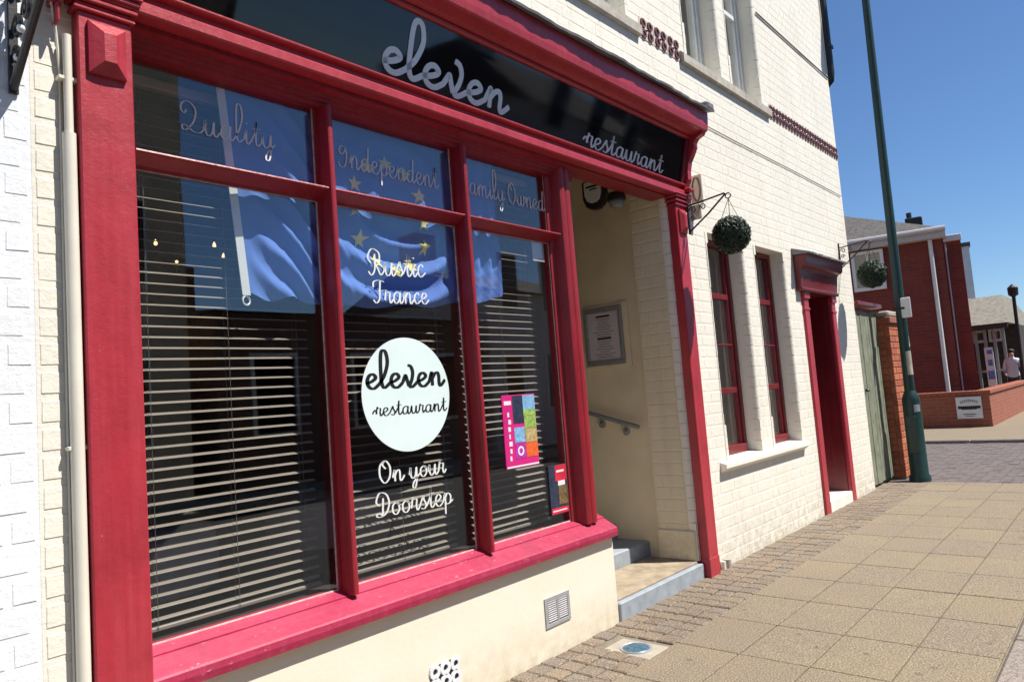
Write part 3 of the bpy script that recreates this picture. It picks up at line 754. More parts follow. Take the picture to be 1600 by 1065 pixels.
script('Independent', 1.745, 2.31, 2.265, 2.262, .056, .0034, yg, 'frosted_vinyl', panes[1, 1], .8)
script('Family Owned', 2.455, 3.115, 2.275, 2.272, .058, .0034, yg, 'frosted_vinyl', panes[2, 1], .8)
script('Rustic', 1.87, 2.19, 1.815, 1.83, .058, .0040, yg, 'white_vinyl', panes[1, 0], .82)
script('France', 1.885, 2.20, 1.697, 1.708, .050, .0042, yg, 'white_vinyl', panes[1, 0], .82)
script('On your', 1.86, 2.235, .945, .945, .046, .0045, yg, 'white_vinyl', panes[1, 0], .82)
script('Doorstep', 1.835, 2.265, .812, .803, .050, .0045, yg, 'white_vinyl', panes[1, 0], .82)
# round sticker
cx, cz, rad = 2.043, 1.306, .246
st = MB().ext([(cx+rad*math.cos(2*math.pi*k/72), cz+rad*math.sin(2*math.pi*k/72)) for k in range(72)], GY-.0012, GY-.0004, 'Y').build('window_sticker', 'sticker_white')
tag(st, 'large round white sticker with black script on the middle window', 'sticker')
ys = lambda z: GY-.0013
script('eleven', 1.822, 2.262, 1.338, 1.338, .058, .0098, ys, 'black_ink', st, .55, None, .0006)
script('restaurant', 1.865, 2.265, 1.222, 1.222, .033, .0040, ys, 'black_ink', st, .78, [(-.4, .3), (-.15, .75), (.0, .6), (.1, .3)], .0006)

# posters behind nothing: stuck on the glass
pz = MB().box(2.636, 2.890, .0935, .0995, .906, 1.270, .0008).build('tourist_poster', 'poster_pink'); tag(pz, 'pink poster of coloured picture tiles stuck on the right window', 'poster')
def pp(name, mat, par, x0, x1, z0, z1, y=.0935, d=.0012): MB().box(x0, x1, y-d, y-.0002, z0, z1).build(name, mat, par)
for a, b, c, d, m in ((.075, .155, .22, .36, 'poster_dark'), (.155, .25, .285, .36, 'poster_blue'), (.155, .25, .255, .285, 'poster_green'), (.158, .25, .19, .254, 'poster_green'), (.075, .155, .125, .20, 'poster_blue'), (.158, .25, .12, .188, 'poster_tan'), (.075, .155, .045, .118, 'poster_magenta'), (.158, .25, .045, .118, 'poster_orange'), (.012, .065, .315, .335, 'poster_white'), (.004, .25, .004, .012, 'poster_white')):
    pp('picture', m, pz, 2.637+a, 2.637+b, .906+c, .906+d)
for k in range(7): pp('print', 'poster_white', pz, 2.668+.004*(k % 2), 2.682+.005*(k % 3), .945+.036*k, .968+.036*k)
vs = []
for k in range(20):
    a = 2*math.pi*k/20
    for r in (.014, .024): vs.append((2.752+r*math.cos(a), .0918, .988+r*math.sin(a)))
MB().add(vs, [(2*k, 2*k+1, (2*k+3) % 40, (2*k+2) % 40) for k in range(20)]).build('print', 'poster_white', pz)
q = MB().box(2.958, 3.108, .0935, .0995, .628, .884, .0008).build('menu_leaflet', 'poster_dark'); tag(q, 'dark leaflet with red heading in the corner of the right window', 'leaflet')
pp('picture', 'poster_red', q, 3.01, 3.106, .80, .882); pp('picture', 'poster_food', q, 3.03, 3.106, .675, .772); pp('picture', 'poster_white', q, 3.03, 3.09, .775, .80); pp('picture', 'poster_red', q, 2.962, 3.106, .632, .662)
pp('print', 'poster_white', q, 2.97, 3.09, .644, .650, .0925); pp('print', 'poster_white', q, 3.02, 3.085, .845, .856, .0925)
q = MB().box(2.985, 3.085, .1055, .107, 1.985, 2.10, .0006).build('window_notice', 'menu_paper'); tag(q, 'small pale notice taped at the top of the right lower pane', 'notice')

# ------------------------------------------------------------------ flag
def flag_xy(s, t):
    x = (1.285+s*(2.755-1.285))*(1-t)+(1.352+s*(2.735-1.352))*t
    top = 2.485+.03*s; bot = 1.705+.065*s**2-.03*math.sin(math.pi*s)
    return x, top*(1-t)+bot*t
def ridge(p, k=2.2):
    return (.5+.5*math.cos(2*math.pi*p))**k
def flag_y(x, z):
    s = (x-1.3)/1.43; t = (2.49-z)/.78
    low = max(0, min(1, (t-.18)/.45))
    a = ridge((x+z*.85)/.112+.35*math.sin(7*x), 1.25)*.034
    dx, dz = (x-2.10), (z-2.20)
    b = ridge((math.hypot(dx*.8, dz*1.0))/.125+.1+.5*dx, 1.2)*.040
    c = ridge(x/.085+.3*math.sin(9*z), 1.0)*.024
    wa = max(0, 1-max(0, (s-.22)/.16)); wc = max(0, min(1, (s-.68)/.14)); wb = max(0, 1-wa-wc)
    wa = min(1, wa)
    cr = .0016*ridge((x*1.3+z*.9)/.041+.8*math.sin(11*z+5*x), 2)+.0014*ridge((x*.6-z)/.06+.5*math.sin(13*x), 2)
    edge = min(1, max(0, (s-.035)/.10))
    return .146-(wa*a+wb*b+wc*c)*(.30+.70*low)*edge-cr*low*edge-.004*math.sin(x*5+z*3)*edge
nx, nz = 200, 110; vs = []; fs = []
for j in range(nz+1):
    for i in range(nx+1):
        x, z = flag_xy(i/nx, j/nz)
        zz = z+(.012*math.sin(x*34)*(j/nz)**3 if i/nx < .3 else .008*math.sin(x*19)*(j/nz)**3)
        vs.append((x, flag_y(x, z), zz))
for j in range(nz):
    for i in range(nx): a = j*(nx+1)+i; fs.append((a, a+1, a+nx+2, a+nx+1))
fl = thing('flag', 'blue flag with a ring of gold stars hung inside the display window', 'flag', (2.0, .14, 1.70))
MB().add(vs, fs).build('cloth', 'flag_blue', fl, smooth=80)
vs = []; hd = 40
for j in range(hd+1):
    t_ = j/hd; x, z = flag_xy(0, t_); y = flag_y(x, z)
    vs += [(x-.026, y-.001, z), (x+.004, y-.004, z), (x+.004, y+.004, z), (x-.026, y+.003, z)]
fs = []
for j in range(hd):
    for e in range(4): fs.append((4*j+e, 4*j+(e+1) % 4, 4*j+4+(e+1) % 4, 4*j+4+e))
hb = MB().add(vs, fs+[(0, 1, 2, 3), (4*hd, 4*hd+1, 4*hd+2, 4*hd+3)]).build('header_band', 'white_vinyl', fl)
MB().tube([(1.342+.017*math.cos(a), .150+.006*math.cos(a), 1.686+.017*math.sin(a)) for a in [2*math.pi*k/16 for k in range(17)]], .0035, 6).build('ring', 'white_vinyl', hb)
for k in range(12):
    a = math.pi/2-2*math.pi*k/12
    cx, cz = 2.035+.205*math.cos(a), 2.095+.245*math.sin(a); r0 = .042
    vs = []; fs = []
    ring = []
    for i in range(10):
        b = math.pi/2+math.pi*i/5+jit(.05); r = r0 if i % 2 == 0 else r0*.40; ring.append((cx+r*math.cos(b), cz+r*math.sin(b)))
    allp = [(cx, cz)]
    for rr_ in (.33, .66, 1.0): allp += [(cx+(p[0]-cx)*rr_, cz+(p[1]-cz)*rr_) for p in ring]
    vs = [(p[0], flag_y(*p)-.0035, p[1]) for p in allp]
    for i in range(10):
        j = (i+1) % 10; fs.append((0, 1+i, 1+j))
        for L in (0, 1): fs.append((1+10*L+i, 1+10*L+j, 11+10*L+j, 11+10*L+i))
    MB().add(vs, fs).build('star', 'star_yellow', fl)

# ------------------------------------------------------------------ venetian blinds
for (a, b), lab in zip(((.945, 1.628), (1.715, 2.378), (2.478, 3.085)), ('venetian blind in the left bay beside the wide pilaster', 'venetian blind in the middle bay behind the round sticker', 'venetian blind in the right bay behind the posters')):
    bl = thing('venetian_blind', lab, 'blind', ((a+b)/2, .205, .58), 'venetian blinds in the shop window')
    bx('head_rail', 'slat', bl, a, b, .19, .225, 2.43, 2.465, .003)
    bx('bottom_rail', 'slat', bl, a, b, .193, .217, .585, .600, .003)
    # one crowned slat, tilted so that its street edge hangs lower
    base = MB(); pr_ = []
    for k in range(5): u = -.0085+.017*k/4; pr_.append((u, .0011*(1-(u/.0085)**2)))
    th_ = R(27); rot = lambda u, v: (u*math.cos(th_)-v*math.sin(th_), u*math.sin(th_)+v*math.cos(th_))
    up = [rot(u, v) for u, v in pr_]; dnn = [rot(u, v-.0006) for u, v in reversed(pr_)]
    nsl = 49; first = None
    for k in range(nsl):
        z = .622+.0372*k
        if first is None:
            first = MB().ext([(.205+u, z+v) for u, v in up+dnn], a+.004, b-.004, 'X').build('slat', 'slat', bl, origin=((a+b)/2, .205, z)); o = first
        else: o = link('slat', first.data, ((a+b)/2, .205, z), bl)
        o.rotation_euler = (jit(R(2.5)), jit(R(.12)), 0)
    for x in (a+.06, (a+b)/2, b-.06):
        mb = MB().tube([(x, .190, .59), (x, .190, 2.44)], .0011, 5).tube([(x, .220, .59), (x, .220, 2.44)], .0011, 5); mb.build('ladder_cord', 'cord', bl)

# ------------------------------------------------------------------ chandelier in the dining room
ch = thing('chandelier', 'small dark chandelier with warm bulbs inside the left bay', 'chandelier', (1.9, 1.9, 2.2))
MB().tube([(1.9, 1.9, 2.25), (1.9, 1.9, 2.9)], .008, 6).lathe([(.0, 2.2), (.03, 2.22), (.045, 2.26), (.02, 2.3)], (1.9, 1.9, 0), 12).build('stem', 'black_iron', ch)
for k in range(5):
    a = 2*math.pi*k/5; ex, ey = 1.9+.26*math.cos(a), 1.9+.26*math.sin(a)
    arm = MB().tube([(1.9, 1.9, 2.25), (1.9+.13*math.cos(a), 1.9+.13*math.sin(a), 2.17), (ex, ey, 2.2), (ex, ey, 2.25)], .006, 6).build('arm', 'black_iron', ch)
    MB().lathe([(.0, 0), (.008, .004), (.010, .012), (.006, .026), (.001, .036)], (ex, ey, 2.252), 10).build('bulb', 'bulb', arm, smooth=50)

for tx, ty, lab in ((1.35, 1.3, 'round cloth covered table dimly seen behind the left blind'), (2.55, 1.5, 'round cloth covered table dimly seen behind the right blind')):
    tb = thing('dining_table', lab, 'table', (tx, ty, 0), 'tables inside the restaurant')
    pr = [(.36, .50), (.37, .60), (.355, .735), (.34, .75), (0, .751)]
    MB().lathe(pr, (tx, ty, 0), 28).build('tablecloth', 'menu_paper', tb, smooth=50)
    MB().lathe([(.2, 0), (.18, .03), (.035, .06), (.035, .6)], (tx, ty, 0), 14).build('pedestal', 'black_iron', tb)

# ------------------------------------------------------------------ entrance fittings
mn = thing('menu_case', 'grey framed menu hung on the entrance wall', 'menu', (4.36, .61, 1.43))
XW = 4.376
bx('backing_board', 'plaster_cream', mn, XW-.012, XW-.0005, .40, .79, 1.415, 1.885, .003)
fr = MB().box(XW-.034, XW-.0125, .445, .775, 1.44, 1.475, .004).box(XW-.034, XW-.0125, .445, .775, 1.825, 1.86, .004).box(XW-.034, XW-.0125, .445, .475, 1.476, 1.824, .004).box(XW-.034, XW-.0125, .745, .775, 1.476, 1.824, .004).build('frame', 'grey_metal', mn)
sh_ = MB().box(XW-.018, XW-.0125, .4755, .7445, 1.4755, 1.8245).build('menu_sheet', 'menu_paper', mn)
for k in range(17):
    z = 1.79-.018*k; wd = random.uniform(.03, .09); c = .61
    if k in (9,): wd = .06
    MB().box(XW-.0188, XW-.0181, c-wd, c+wd, z, z+(.014 if k in (0, 9) else .004)).build('print', 'black_ink' if k in (0, 9) else 'cord', sh_)
hr = thing('handrail', 'dark metal handrail on the entrance wall below the menu', 'handrail', (4.33, .6, .95))
rl = MB().tube([(XW-.055, .365, .992), (XW-.055, .5, 1.028), (XW-.055, 1.6, 1.34)], .016, 10).build('rail', 'grey_metal', hr, smooth=40)
for y, z in ((.50, 1.026), (.70, 1.084)):
    MB().tube([(XW-.055, y, z-.012), (XW-.055, y, z-.05), (XW-.04, y, z-.065), (XW-.001, y, z-.066)], .008, 8).tube([(XW-.012, y, z-.066), (XW-.0005, y, z-.066)], .028, 14).build('rail_bracket', 'grey_metal', hr, smooth=40)
al = thing('alarm_box', 'white shield shaped alarm box with black lower rim in the entrance', 'alarm box', (4.36, .57, 2.55))
def shield(s, x0, x1, name, mat, cy=.575, cz=2.70):
    P = [(-.085, .10), (-.095, .085), (-.095, -.03), (-.07, -.09), (-.03, -.115), (.03, -.115), (.07, -.09), (.095, -.03), (.095, .085), (.085, .10)]
    vs = [(x0, cy+p[0]*s, cz+p[1]*s) for p in P]+[(x1, cy+p[0]*s, cz+p[1]*s) for p in P]; n = len(P)
    return MB().add(vs, [tuple(range(n)), tuple(range(2*n-1, n-1, -1))]+[(i, (i+1) % n, n+(i+1) % n, n+i) for i in range(n)]).build(name, mat, al)
shield(1.0, XW-.05, XW-.001, 'back_box', 'black_iron'); shield(.74, XW-.062, XW-.0505, 'front_cover', 'sign_white', cz=2.715)
MB().box(XW-.0632, XW-.0622, .52, .63, 2.742, 2.756).box(XW-.0632, XW-.0622, .535, .60, 2.722, 2.732).build('print', 'black_ink', al)
lp = thing('porch_lamp', 'round dark porch lamp with clear glass under the entrance head', 'lamp', (3.98, .16, 2.45))
MB().lathe([(.0, .10), (.055, .10), (.062, .085), (.062, .05), (.05, .045)], (3.98, .17, 2.44), 20).build('lamp_body', 'black_iron', lp, smooth=40)
t = NT('lamp_glass'); t.fin((.8, .82, .8), .12, None, Transmission_Weight=.8); M['lamp_glass'] = t.m
MB().lathe([(.048, .046), (.05, .03), (.04, .008), (.015, -.004), (.002, -.006)], (3.98, .17, 2.44), 20).build('lamp_glass', 'lamp_glass', lp, smooth=50)

# ------------------------------------------------------------------ vents on the stall riser
vn = thing('vent_grille', 'square grey louvred vent in the cream stall riser', 'vent', (2.83, 0, .13))
x0, x1, z0, z1 = 2.728, 2.925, .132, .274
MB().box(x0, x1, -.006, -.0005, z0, z0+.018, .001).box(x0, x1, -.006, -.0005, z1-.018, z1, .001).box(x0, x0+.02, -.006, -.0005, z0+.018, z1-.018, .001).box(x1-.02, x1, -.006, -.0005, z0+.018, z1-.018, .001).box((x0+x1)/2-.007, (x0+x1)/2+.007, -.006, -.0005, z0+.018, z1-.018, .001).build('frame', 'aluminium', vn)
MB().box(x0+.02, x1-.02, -.0018, -.0004, z0+.018, z1-.018).build('backing', 'cord', vn)
for k in range(10):
    for a, b in ((x0+.022, (x0+x1)/2-.009), ((x0+x1)/2+.009, x1-.022)):
        z = z0+.022+.0102*k; MB().add([(a, -.002, z), (b, -.002, z), (b, -.007, z+.0065), (a, -.007, z+.0065), (a, -.002, z+.0085), (b, -.002, z+.0085)], [(0, 1, 2, 3), (3, 2, 5, 4)]).build('louvre', 'grey_fascia', vn)
ab = thing('air_brick', 'ornate pierced iron air brick low in the stall riser', 'air brick', (2.06, 0, .02))
x0, x1, z0, z1 = 1.980, 2.136, .038, .190
MB().box(x0, x1, -.0015, -.0003, z0, z1).build('backing', 'black_iron', ab)
fr = MB().box(x0, x1, -.003, -.0016, z1-.008, z1).box(x1-.008, x1, -.003, -.0016, z0, z1-.008).build('recess_shadow', 'black_iron', ab)  # black strips stand in for the shadow along the top and right edges
mb = MB()
for i in range(3):
    for j in range(3):
        cx, cz = x0+.024+(x1-x0-.04)*(i/2), z0+.024+(z1-z0-.045)*(j/2); vs = []; n = 12
        for k in range(n):
            a = 2*math.pi*k/n
            for r, y in ((.031, -.0016), (.029, -.007), (.013, -.007), (.012, -.0016)): vs.append((cx+r*math.cos(a), y, cz+r*math.sin(a)))
        mb.add(vs, [(4*k+e, 4*((k+1) % n)+e, 4*((k+1) % n)+e+1, 4*k+e+1) for k in range(n) for e in range(3)])
mb.build('lattice', 'sign_white', ab)
# pavement valve cover
vc = thing('valve_cover', 'round blue grey metal valve cover set in concrete by the stall riser', 'cover', (COVER[0], COVER[1], 0))
MB().box(COVER[0]-.095, COVER[0]+.095, -.425, -.165, -.03, -.001, .004).build('concrete_collar', 'concrete', vc)
MB().lathe([(.0, .0012), (.068, .0012), (.072, .004), (.078, .004), (.080, .0)], (COVER[0], COVER[1], 0), 32).build('rim', 'aluminium', vc, smooth=30)
mb = MB().lathe([(.0, .0035), (.064, .0035), (.066, .0015)], (COVER[0], COVER[1], 0), 32)
for k in range(-3, 4): mb.box(COVER[0]-.04, COVER[0]+.04, COVER[1]+.014*k-.003, COVER[1]+.014*k+.003, .0036, .0062)
mb.build('lid', 'cover_blue', vc)
ps = thing('pipe_stub', 'short cut pipe stub at the foot of the wall right of the entrance', 'pipe', (4.66, -.03, 0))
MB().tube([(4.66, -.03, -.03), (4.66, -.03, .055)], .024, 12).build('pipe', 'stone_sill', ps, smooth=40)
MB().tube([(4.61, -.022, -.03), (4.61, -.022, .05)], .017, 12).build('pipe', 'pipe_cream', ps, smooth=40)

# ------------------------------------------------------------------ pipe and cables at the left
dp = thing('downpipe', 'cream painted downpipe beside the wide red pilaster', 'downpipe', (.716, -.03, 0))
MB().tube([(.716, -.026, -.1), (.716, -.026, 2.12)], .0185, 14).build('pipe', 'pipe_cream', dp, smooth=40)
MB().tube([(.716, -.026, 2.10), (.716, -.026, 2.42)], .012, 12).build('upper_pipe', 'pipe_cream', dp, smooth=40)
for z in (.3, 1.2, 2.28): bx('clip', 'pipe_cream', dp, .690, .742, -.032, -.002, z, z+.012, .002)
cb = MB().tube([(.700, -.008, 2.3), (.697, -.008, 1.2), (.698, -.008, -.1)], .0035, 6).build('cable', 'pipe_cream'); tag(cb, 'thin cream cable clipped to the wall beside the downpipe', 'cable')
cb = MB().tube([(.700, -.012, 2.30), (.69, -.02, 2.42), (.66, -.05, 2.6), (.67, -.03, 2.9)], .004, 6).build('cable', 'pipe_cream'); tag(cb, 'thin pale cable rising behind the cornice end', 'cable')
# neighbour to the left
nb = thing('neighbour_house', 'white painted brick house at the left edge', 'house', (-1.2, 0, 0))
nw = MB().box(-4, .6255, .0, .24, -.12, 7).build('wall', 'white_brick_paint', nb)
MB().box(-4, .6255, .24, 6, -.12, 7.0).build('house_body', 'white_brick_paint', nb)
MB().box(-4.1, .45, -.2, 6.2, 7.0, 7.25).build('roof', 'slate_roof', nb)
lay(brick_rects(-.6, .6255, 0, 3.6, [], .1), 0, 'white_brick_paint', nw, 300, depth=.0013)
# wrought iron sign bracket
sb = thing('sign_bracket', 'black wrought iron sign bracket on the white wall at top left', 'bracket', (.56, 0, 2.2))
BX = .585
MB().box(BX-.012, BX+.012, -.012, -.002, 2.21, 3.1, .002).build('back_bar', 'black_iron', sb)
MB().tube([(BX, -.008, 2.225), (BX, -.12, 2.30), (BX, -.25, 2.385), (BX, -.5, 2.58), (BX, -.72, 3.03)], .011, 8).build('brace', 'black_iron', sb)
MB().box(BX-.008, BX+.008, -.75, -.012, 3.03, 3.05, .002).build('arm', 'black_iron', sb)
for (cy, cz, r0) in ((-.04, 2.31, .028), (-.055, 2.385, .04), (-.14, 2.40, .035), (-.07, 2.49, .055), (-.20, 2.50, .06), (-.10, 2.64, .07)):
    P = [(BX, cy+r0*(1-k/26)*math.cos(k*.42), cz+r0*(1-k/26)*math.sin(k*.42)) for k in range(24)]
    MB().tube(P, .007, 6).build('scroll', 'black_iron', sb)
for z in (2.30, 2.37, 2.44): MB().lathe([(0, -.012), (.009, -.007), (.011, 0), (.009, .007), (0, .012)], (BX, -.05-(z-2.3)*.5, z), 10).build('boss', 'sign_white', sb, smooth=50)

# ------------------------------------------------------------------ things on the right-hand wall
pp_ = thing('corner_downpipe', 'black downpipe ending high on the building corner', 'downpipe', (XC, .02, 4.4))
MB().tube([(XC+.045, -.015, 7.0), (XC+.045, -.015, 4.62), (XC+.045, -.005, 4.54), (XC+.045, .06, 4.48), (XC+.04, .35, 4.44)], .048, 12).build('pipe', 'black_iron', pp_, smooth=40)
for z in (4.9, 5.9): bx('bracket', 'black_iron', pp_, XC+.001, XC+.10, -.068, .04, z, z+.04, .004)
def cable(pts, lab, mat='cord', r=.0045):
    tag(MB().tube(pts, r, 6).build('cable', mat), lab, 'cable')
cable([(6.34, -.010, 4.575), (7.0, -.010, 4.562), (7.7, -.010, 4.55), (8.33, -.010, 4.54)], 'thin dark cable running from the upper window to the corner', r=.007)
cable([(4.60, -.009, 3.205), (5.6, -.009, 3.198), (6.9, -.009, 3.2), (8.3, -.009, 3.19)], 'thin dark cable running along the wall from the cornice end', r=.0035)
cable([(8.32, -.008, 4.6), (8.325, -.008, 5.6), (8.32, -.008, 6.9)], 'thin pale cable running up the building corner', 'pipe_cream', .006)

def leafball(c, r, parent, n=3400):
    v = []; f = []
    for i in range(n):
        zz = 1-2*(i+.5)/n; ph = i*2.39996; q = math.sqrt(1-zz*zz); d = Vector((q*math.cos(ph), q*math.sin(ph), zz))
        p = Vector(c)+d*r*random.uniform(.82, 1.06)
        a = Vector((random.gauss(0, 1), random.gauss(0, 1), random.gauss(0, 1))); a = (a-d*a.dot(d)*.75).normalized(); b = (d*random.uniform(.3, 1)+Vector((jit(1), jit(1), jit(1)))*.5).cross(a).normalized()
        L = r*random.uniform(.08, .15); W = L*.40; o = len(v)
        v += [p-a*L, p+b*W+d*.003, p+a*L, p-b*W]; f.append((o, o+1, o+2, o+3))
    m = MB(); m.v = [tuple(x) for x in v]; m.f = f; m.mi = [0]*len(f)
    m.build('foliage', 'foliage', parent, fix=False)
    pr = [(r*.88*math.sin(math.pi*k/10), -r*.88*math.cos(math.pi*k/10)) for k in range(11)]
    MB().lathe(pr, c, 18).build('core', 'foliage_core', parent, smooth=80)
def hanging_ball(X, yb, zb, rb, ztip, zmount, lab_b, lab_k, grp):
    k = thing('hanging_bracket', lab_k, 'bracket', (X, 0, zmount), grp[0])
    yt = yb-.0
    MB().box(X-.009, X+.009, -.068 if X < 5 else -.012, -.056 if X < 5 else -.002, zmount-.02, ztip+.03, .002).build('back_bar', 'black_iron', k)
    y0 = -.065 if X < 5 else -.01
    MB().tube([(X, y0, ztip-.02), (X, y0-.1, ztip-.012), (X, yt+.02, ztip+.005)], .006, 8).build('arm', 'black_iron', k)
    MB().tube([(X, y0, zmount), (X, (y0+yt)/2, (zmount+ztip)/2-.004), (X, yt+.012, ztip)], .0065, 8).build('brace', 'black_iron', k)
    MB().tube([(X, yt+.018*math.cos(a)-.004, ztip-.018+.018*math.sin(a)) for a in [2*math.pi*q/14 for q in range(15)]], .0045, 6).build('hook_ring', 'black_iron', k)
    for (cy, cz, r0, sg) in ((y0-.035, ztip-.055, .028, 1), (y0-.03, ztip-.115, .022, -1), (y0-.11, ztip-.05, .024, 1)):
        MB().tube([(X, cy+sg*r0*(1-q/20)*math.cos(q*.5), cz+r0*(1-q/20)*math.sin(q*.5)) for q in range(17)], .0045, 6).build('scroll', 'black_iron', k)
    b = thing('topiary_ball', lab_b, 'topiary', (X, yb, zb-rb), grp[1])
    leafball((X, yb, zb), rb, b)
    for q in range(3):
        a = 2*math.pi*q/3+.4
        MB().tube([(X, yt-.004, ztip-.04), (X+rb*.55*math.cos(a), yb+rb*.55*math.sin(a), zb+rb*.85)], .0022, 5).build('chain', 'black_iron', b)
gk = ('iron brackets for the topiary balls', 'hanging topiary balls')
hanging_ball(4.515, -.355, 2.217, .118, 2.50, 2.30, 'round dark topiary ball hanging beside the shop entrance', 'scrolled iron bracket on the pilaster right of the entrance', gk)
hanging_ball(8.02, -.300, 2.248, .135, 2.60, 2.36, 'round topiary ball hanging past the side door canopy', 'scrolled iron bracket beside the side door canopy', gk)
# small projecting plaque at the fascia end
pl = thing('projecting_plaque', 'thin green edged plaque fixed to the wall right of the fascia', 'plaque', (4.72, -.05, 2.5))
MB().box(4.70, 4.716, -.095, -.005, 2.53, 2.74, .004).build('board', 'cream_trim', pl)
MB().tube([(4.698, -.05+.028*math.cos(a), 2.635+.085*math.sin(a)) for a in [2*math.pi*q/20 for q in range(21)]], .006, 6).build('green_scroll', 'gate_wood', pl)
MB().box(4.69, 4.72, -.07, -.002, 2.42, 2.525, .01).build('plaque_bracket', 'stone_sill', pl)

# ------------------------------------------------------------------ gate, pier, lamp column
gt = thing('garden_gate', 'weathered green plank gate past the building corner', 'gate', (8.8, .03, 0))
x = XC+.03
while x < 9.22:
    wd = random.uniform(.085, .105); bx('plank', 'gate_wood', gt, x, min(x+wd-.005, 9.245), .02+jit(.003), .045, .02+jit(.01), 1.93+jit(.008), .004); x += wd
for z in (.35, 1.0, 1.7): bx('ledge', 'gate_wood', gt, XC+.04, 9.24, .047, .07, z, z+.1, .004)
MB().lathe([(.0, -.02), (.02, -.012), (.026, 0), (.02, .012), (0, .02)], (8.50, .005, 1.05), 12).build('gate_knob', 'black_iron', gt, smooth=50)
bx('gate_head', 'dark_red_paint', gt, XC+.005, 9.30, -.04, .08, 1.985, 2.03, .006)
pi = thing('brick_pier', 'orange brick gate pier behind the green lamp column', 'pier', (9.25, .1, 0))
PXa, PXb, PYa, PYb, PZ = 9.26, 9.71, -.10, .35, 1.80
MB().box(PXa+.009, PXb-.009, PYa+.009, PYb-.009, -.05, PZ).build('pier_core', 'mortar', pi)
core = pi
for r in range(int(PZ/.075)):
    z = .0+r*.075
    cuts = (0, .2225, .45) if r % 2 else (0, .11, .335, .45)
    for a, b in zip(cuts, cuts[1:]):
        bx('brick', 'pier_brick', pi, PXa+a+.004, PXa+b-.004, PYa-.002+jit(.0015), PYa+.05, z+.004, z+.071, .004)
        bx('brick', 'pier_brick', pi, PXa-.002+jit(.0015), PXa+.05, PYa+.053+a*.88, PYa+.045+b*.88, z+.004, z+.071, .004)
bx('pier_cap', 'low_brick_wall', pi, PXa-.03, PXb+.03, PYa-.03, PYb+.03, PZ, PZ+.075, .008)
bx('pier_cap', 'concrete', pi, PXa-.015, PXb+.015, PYa-.015, PYb+.015, PZ+.076, PZ+.15, .02)
MB().box(9.36, 9.56, .36, 12, -.1, 1.7, .004).build('side_wall', 'low_brick_wall', pi)
lc_ = thing('lamp_column', 'tall dark green street lamp column with notices at the pavement corner', 'lamp column', (9.162, -.263, 0))
cx, cy = 9.162, -.263
MB().lathe([(.112, -.02), (.112, .03), (.094, .06), (.092, .88), (.088, .92), (.07, .965), (.056, 1.0)], (cx, cy, 0), 24).build('base', 'pole_green', lc_, smooth=35)
MB().tube([(cx, cy, 1.0), (cx-.01, cy-.015, 3.5), (cx-.015, cy-.04, 6.2), (cx-.02, cy-.05, 7.2)], [.055, .048, .04, .037], 20).build('shaft', 'pole_green', lc_, smooth=35)
MB().tube([(cx-.02, cy-.05, 7.2), (cx-.02, cy-.25, 7.4), (cx-.02, cy-.8, 7.5)], .03, 12).build('arm', 'pole_green', lc_, smooth=40)
MB().box(cx-.12, cx+.08, cy-1.3, cy-.75, 7.44, 7.54, .03).build('lantern', 'grey_metal', lc_)
dr = MB().box(cx-.099, cx-.085, cy-.05, cy+.05, .30, .72, .004).build('access_door', 'pole_green', lc_)
sp_ = MB().box(cx-.052, cx-.035, cy-.125, cy-.005, 1.83, 2.06, .006).build('notice_plate', 'sign_white', lc_)
MB().box(cx-.06, cx+.06, cy-.061, cy+.055, 1.93, 1.955, .002).build('band', 'black_iron', sp_)
def wrap(z0, z1, a0, a1, r, mat, name):
    vs = []; n = 10
    for i in range(n+1):
        a = a0+(a1-a0)*i/n
        for rr2, zz in ((r, z0), (r, z1), (r-.004, z1), (r-.004, z0)): vs.append((cx+rr2*math.cos(a), cy+rr2*math.sin(a), zz))
    MB().add(vs, [(4*i+e, 4*i+(e+1) % 4, 4*i+4+(e+1) % 4, 4*i+4+e) for i in range(n) for e in range(4)]).build(name, mat, lc_, smooth=30)
wrap(1.18, 1.45, R(195), R(285), .0575, 'stone_sill', 'paper_remains'); wrap(.76, .84, R(205), R(250), .0945, 'aluminium', 'sticker'); wrap(1.50, 1.62, R(250), R(300), .0565, 'sign_white', 'sticker')

# ------------------------------------------------------------------ across the side street
lw_ = thing('low_brick_wall', 'low red brick wall with a white sign across the side street', 'wall', (17, .5, 0))
MB().box(16.8, 17.02, .05, 9, -.05, .64).build('wall_section', 'low_brick_wall', lw_); MB().box(17.021, 23.5, .05, .27, -.05, .64).build('wall_section', 'low_brick_wall', lw_)
n = 26
for k in range(n): bx('coping_brick', 'low_brick_wall', lw_, 16.77, 17.05, .02+.115*k, .13+.115*k, .642, .715, .006)
for k in range(40): bx('coping_brick', 'low_brick_wall', lw_, 17.055+.16*k, 17.21+.16*k, .02, .30, .642, .715, .006)
sg = MB().box(16.765, 16.795, .19, .63, .17, .60, .004).build('wall_sign', 'sign_white'); tag(sg, 'square white sign on the low brick wall', 'sign')
mb = MB(); yv = .41
for k in range(9): a = .25+.035*k; mb.box(16.762, 16.7648, a, a+.028, .47+.03*math.sin(math.pi*k/8), .52+.035*math.sin(math.pi*k/8))
mb.build('emblem', 'grey_metal', sg)
MB().box(16.761, 16.7648, .215, .60, .365, .42).box(16.761, 16.7648, .28, .54, .35, .365).box(16.761, 16.7648, .30, .52, .25, .265).box(16.761, 16.7648, .33, .49, .215, .225).build('print', 'black_ink', sg)

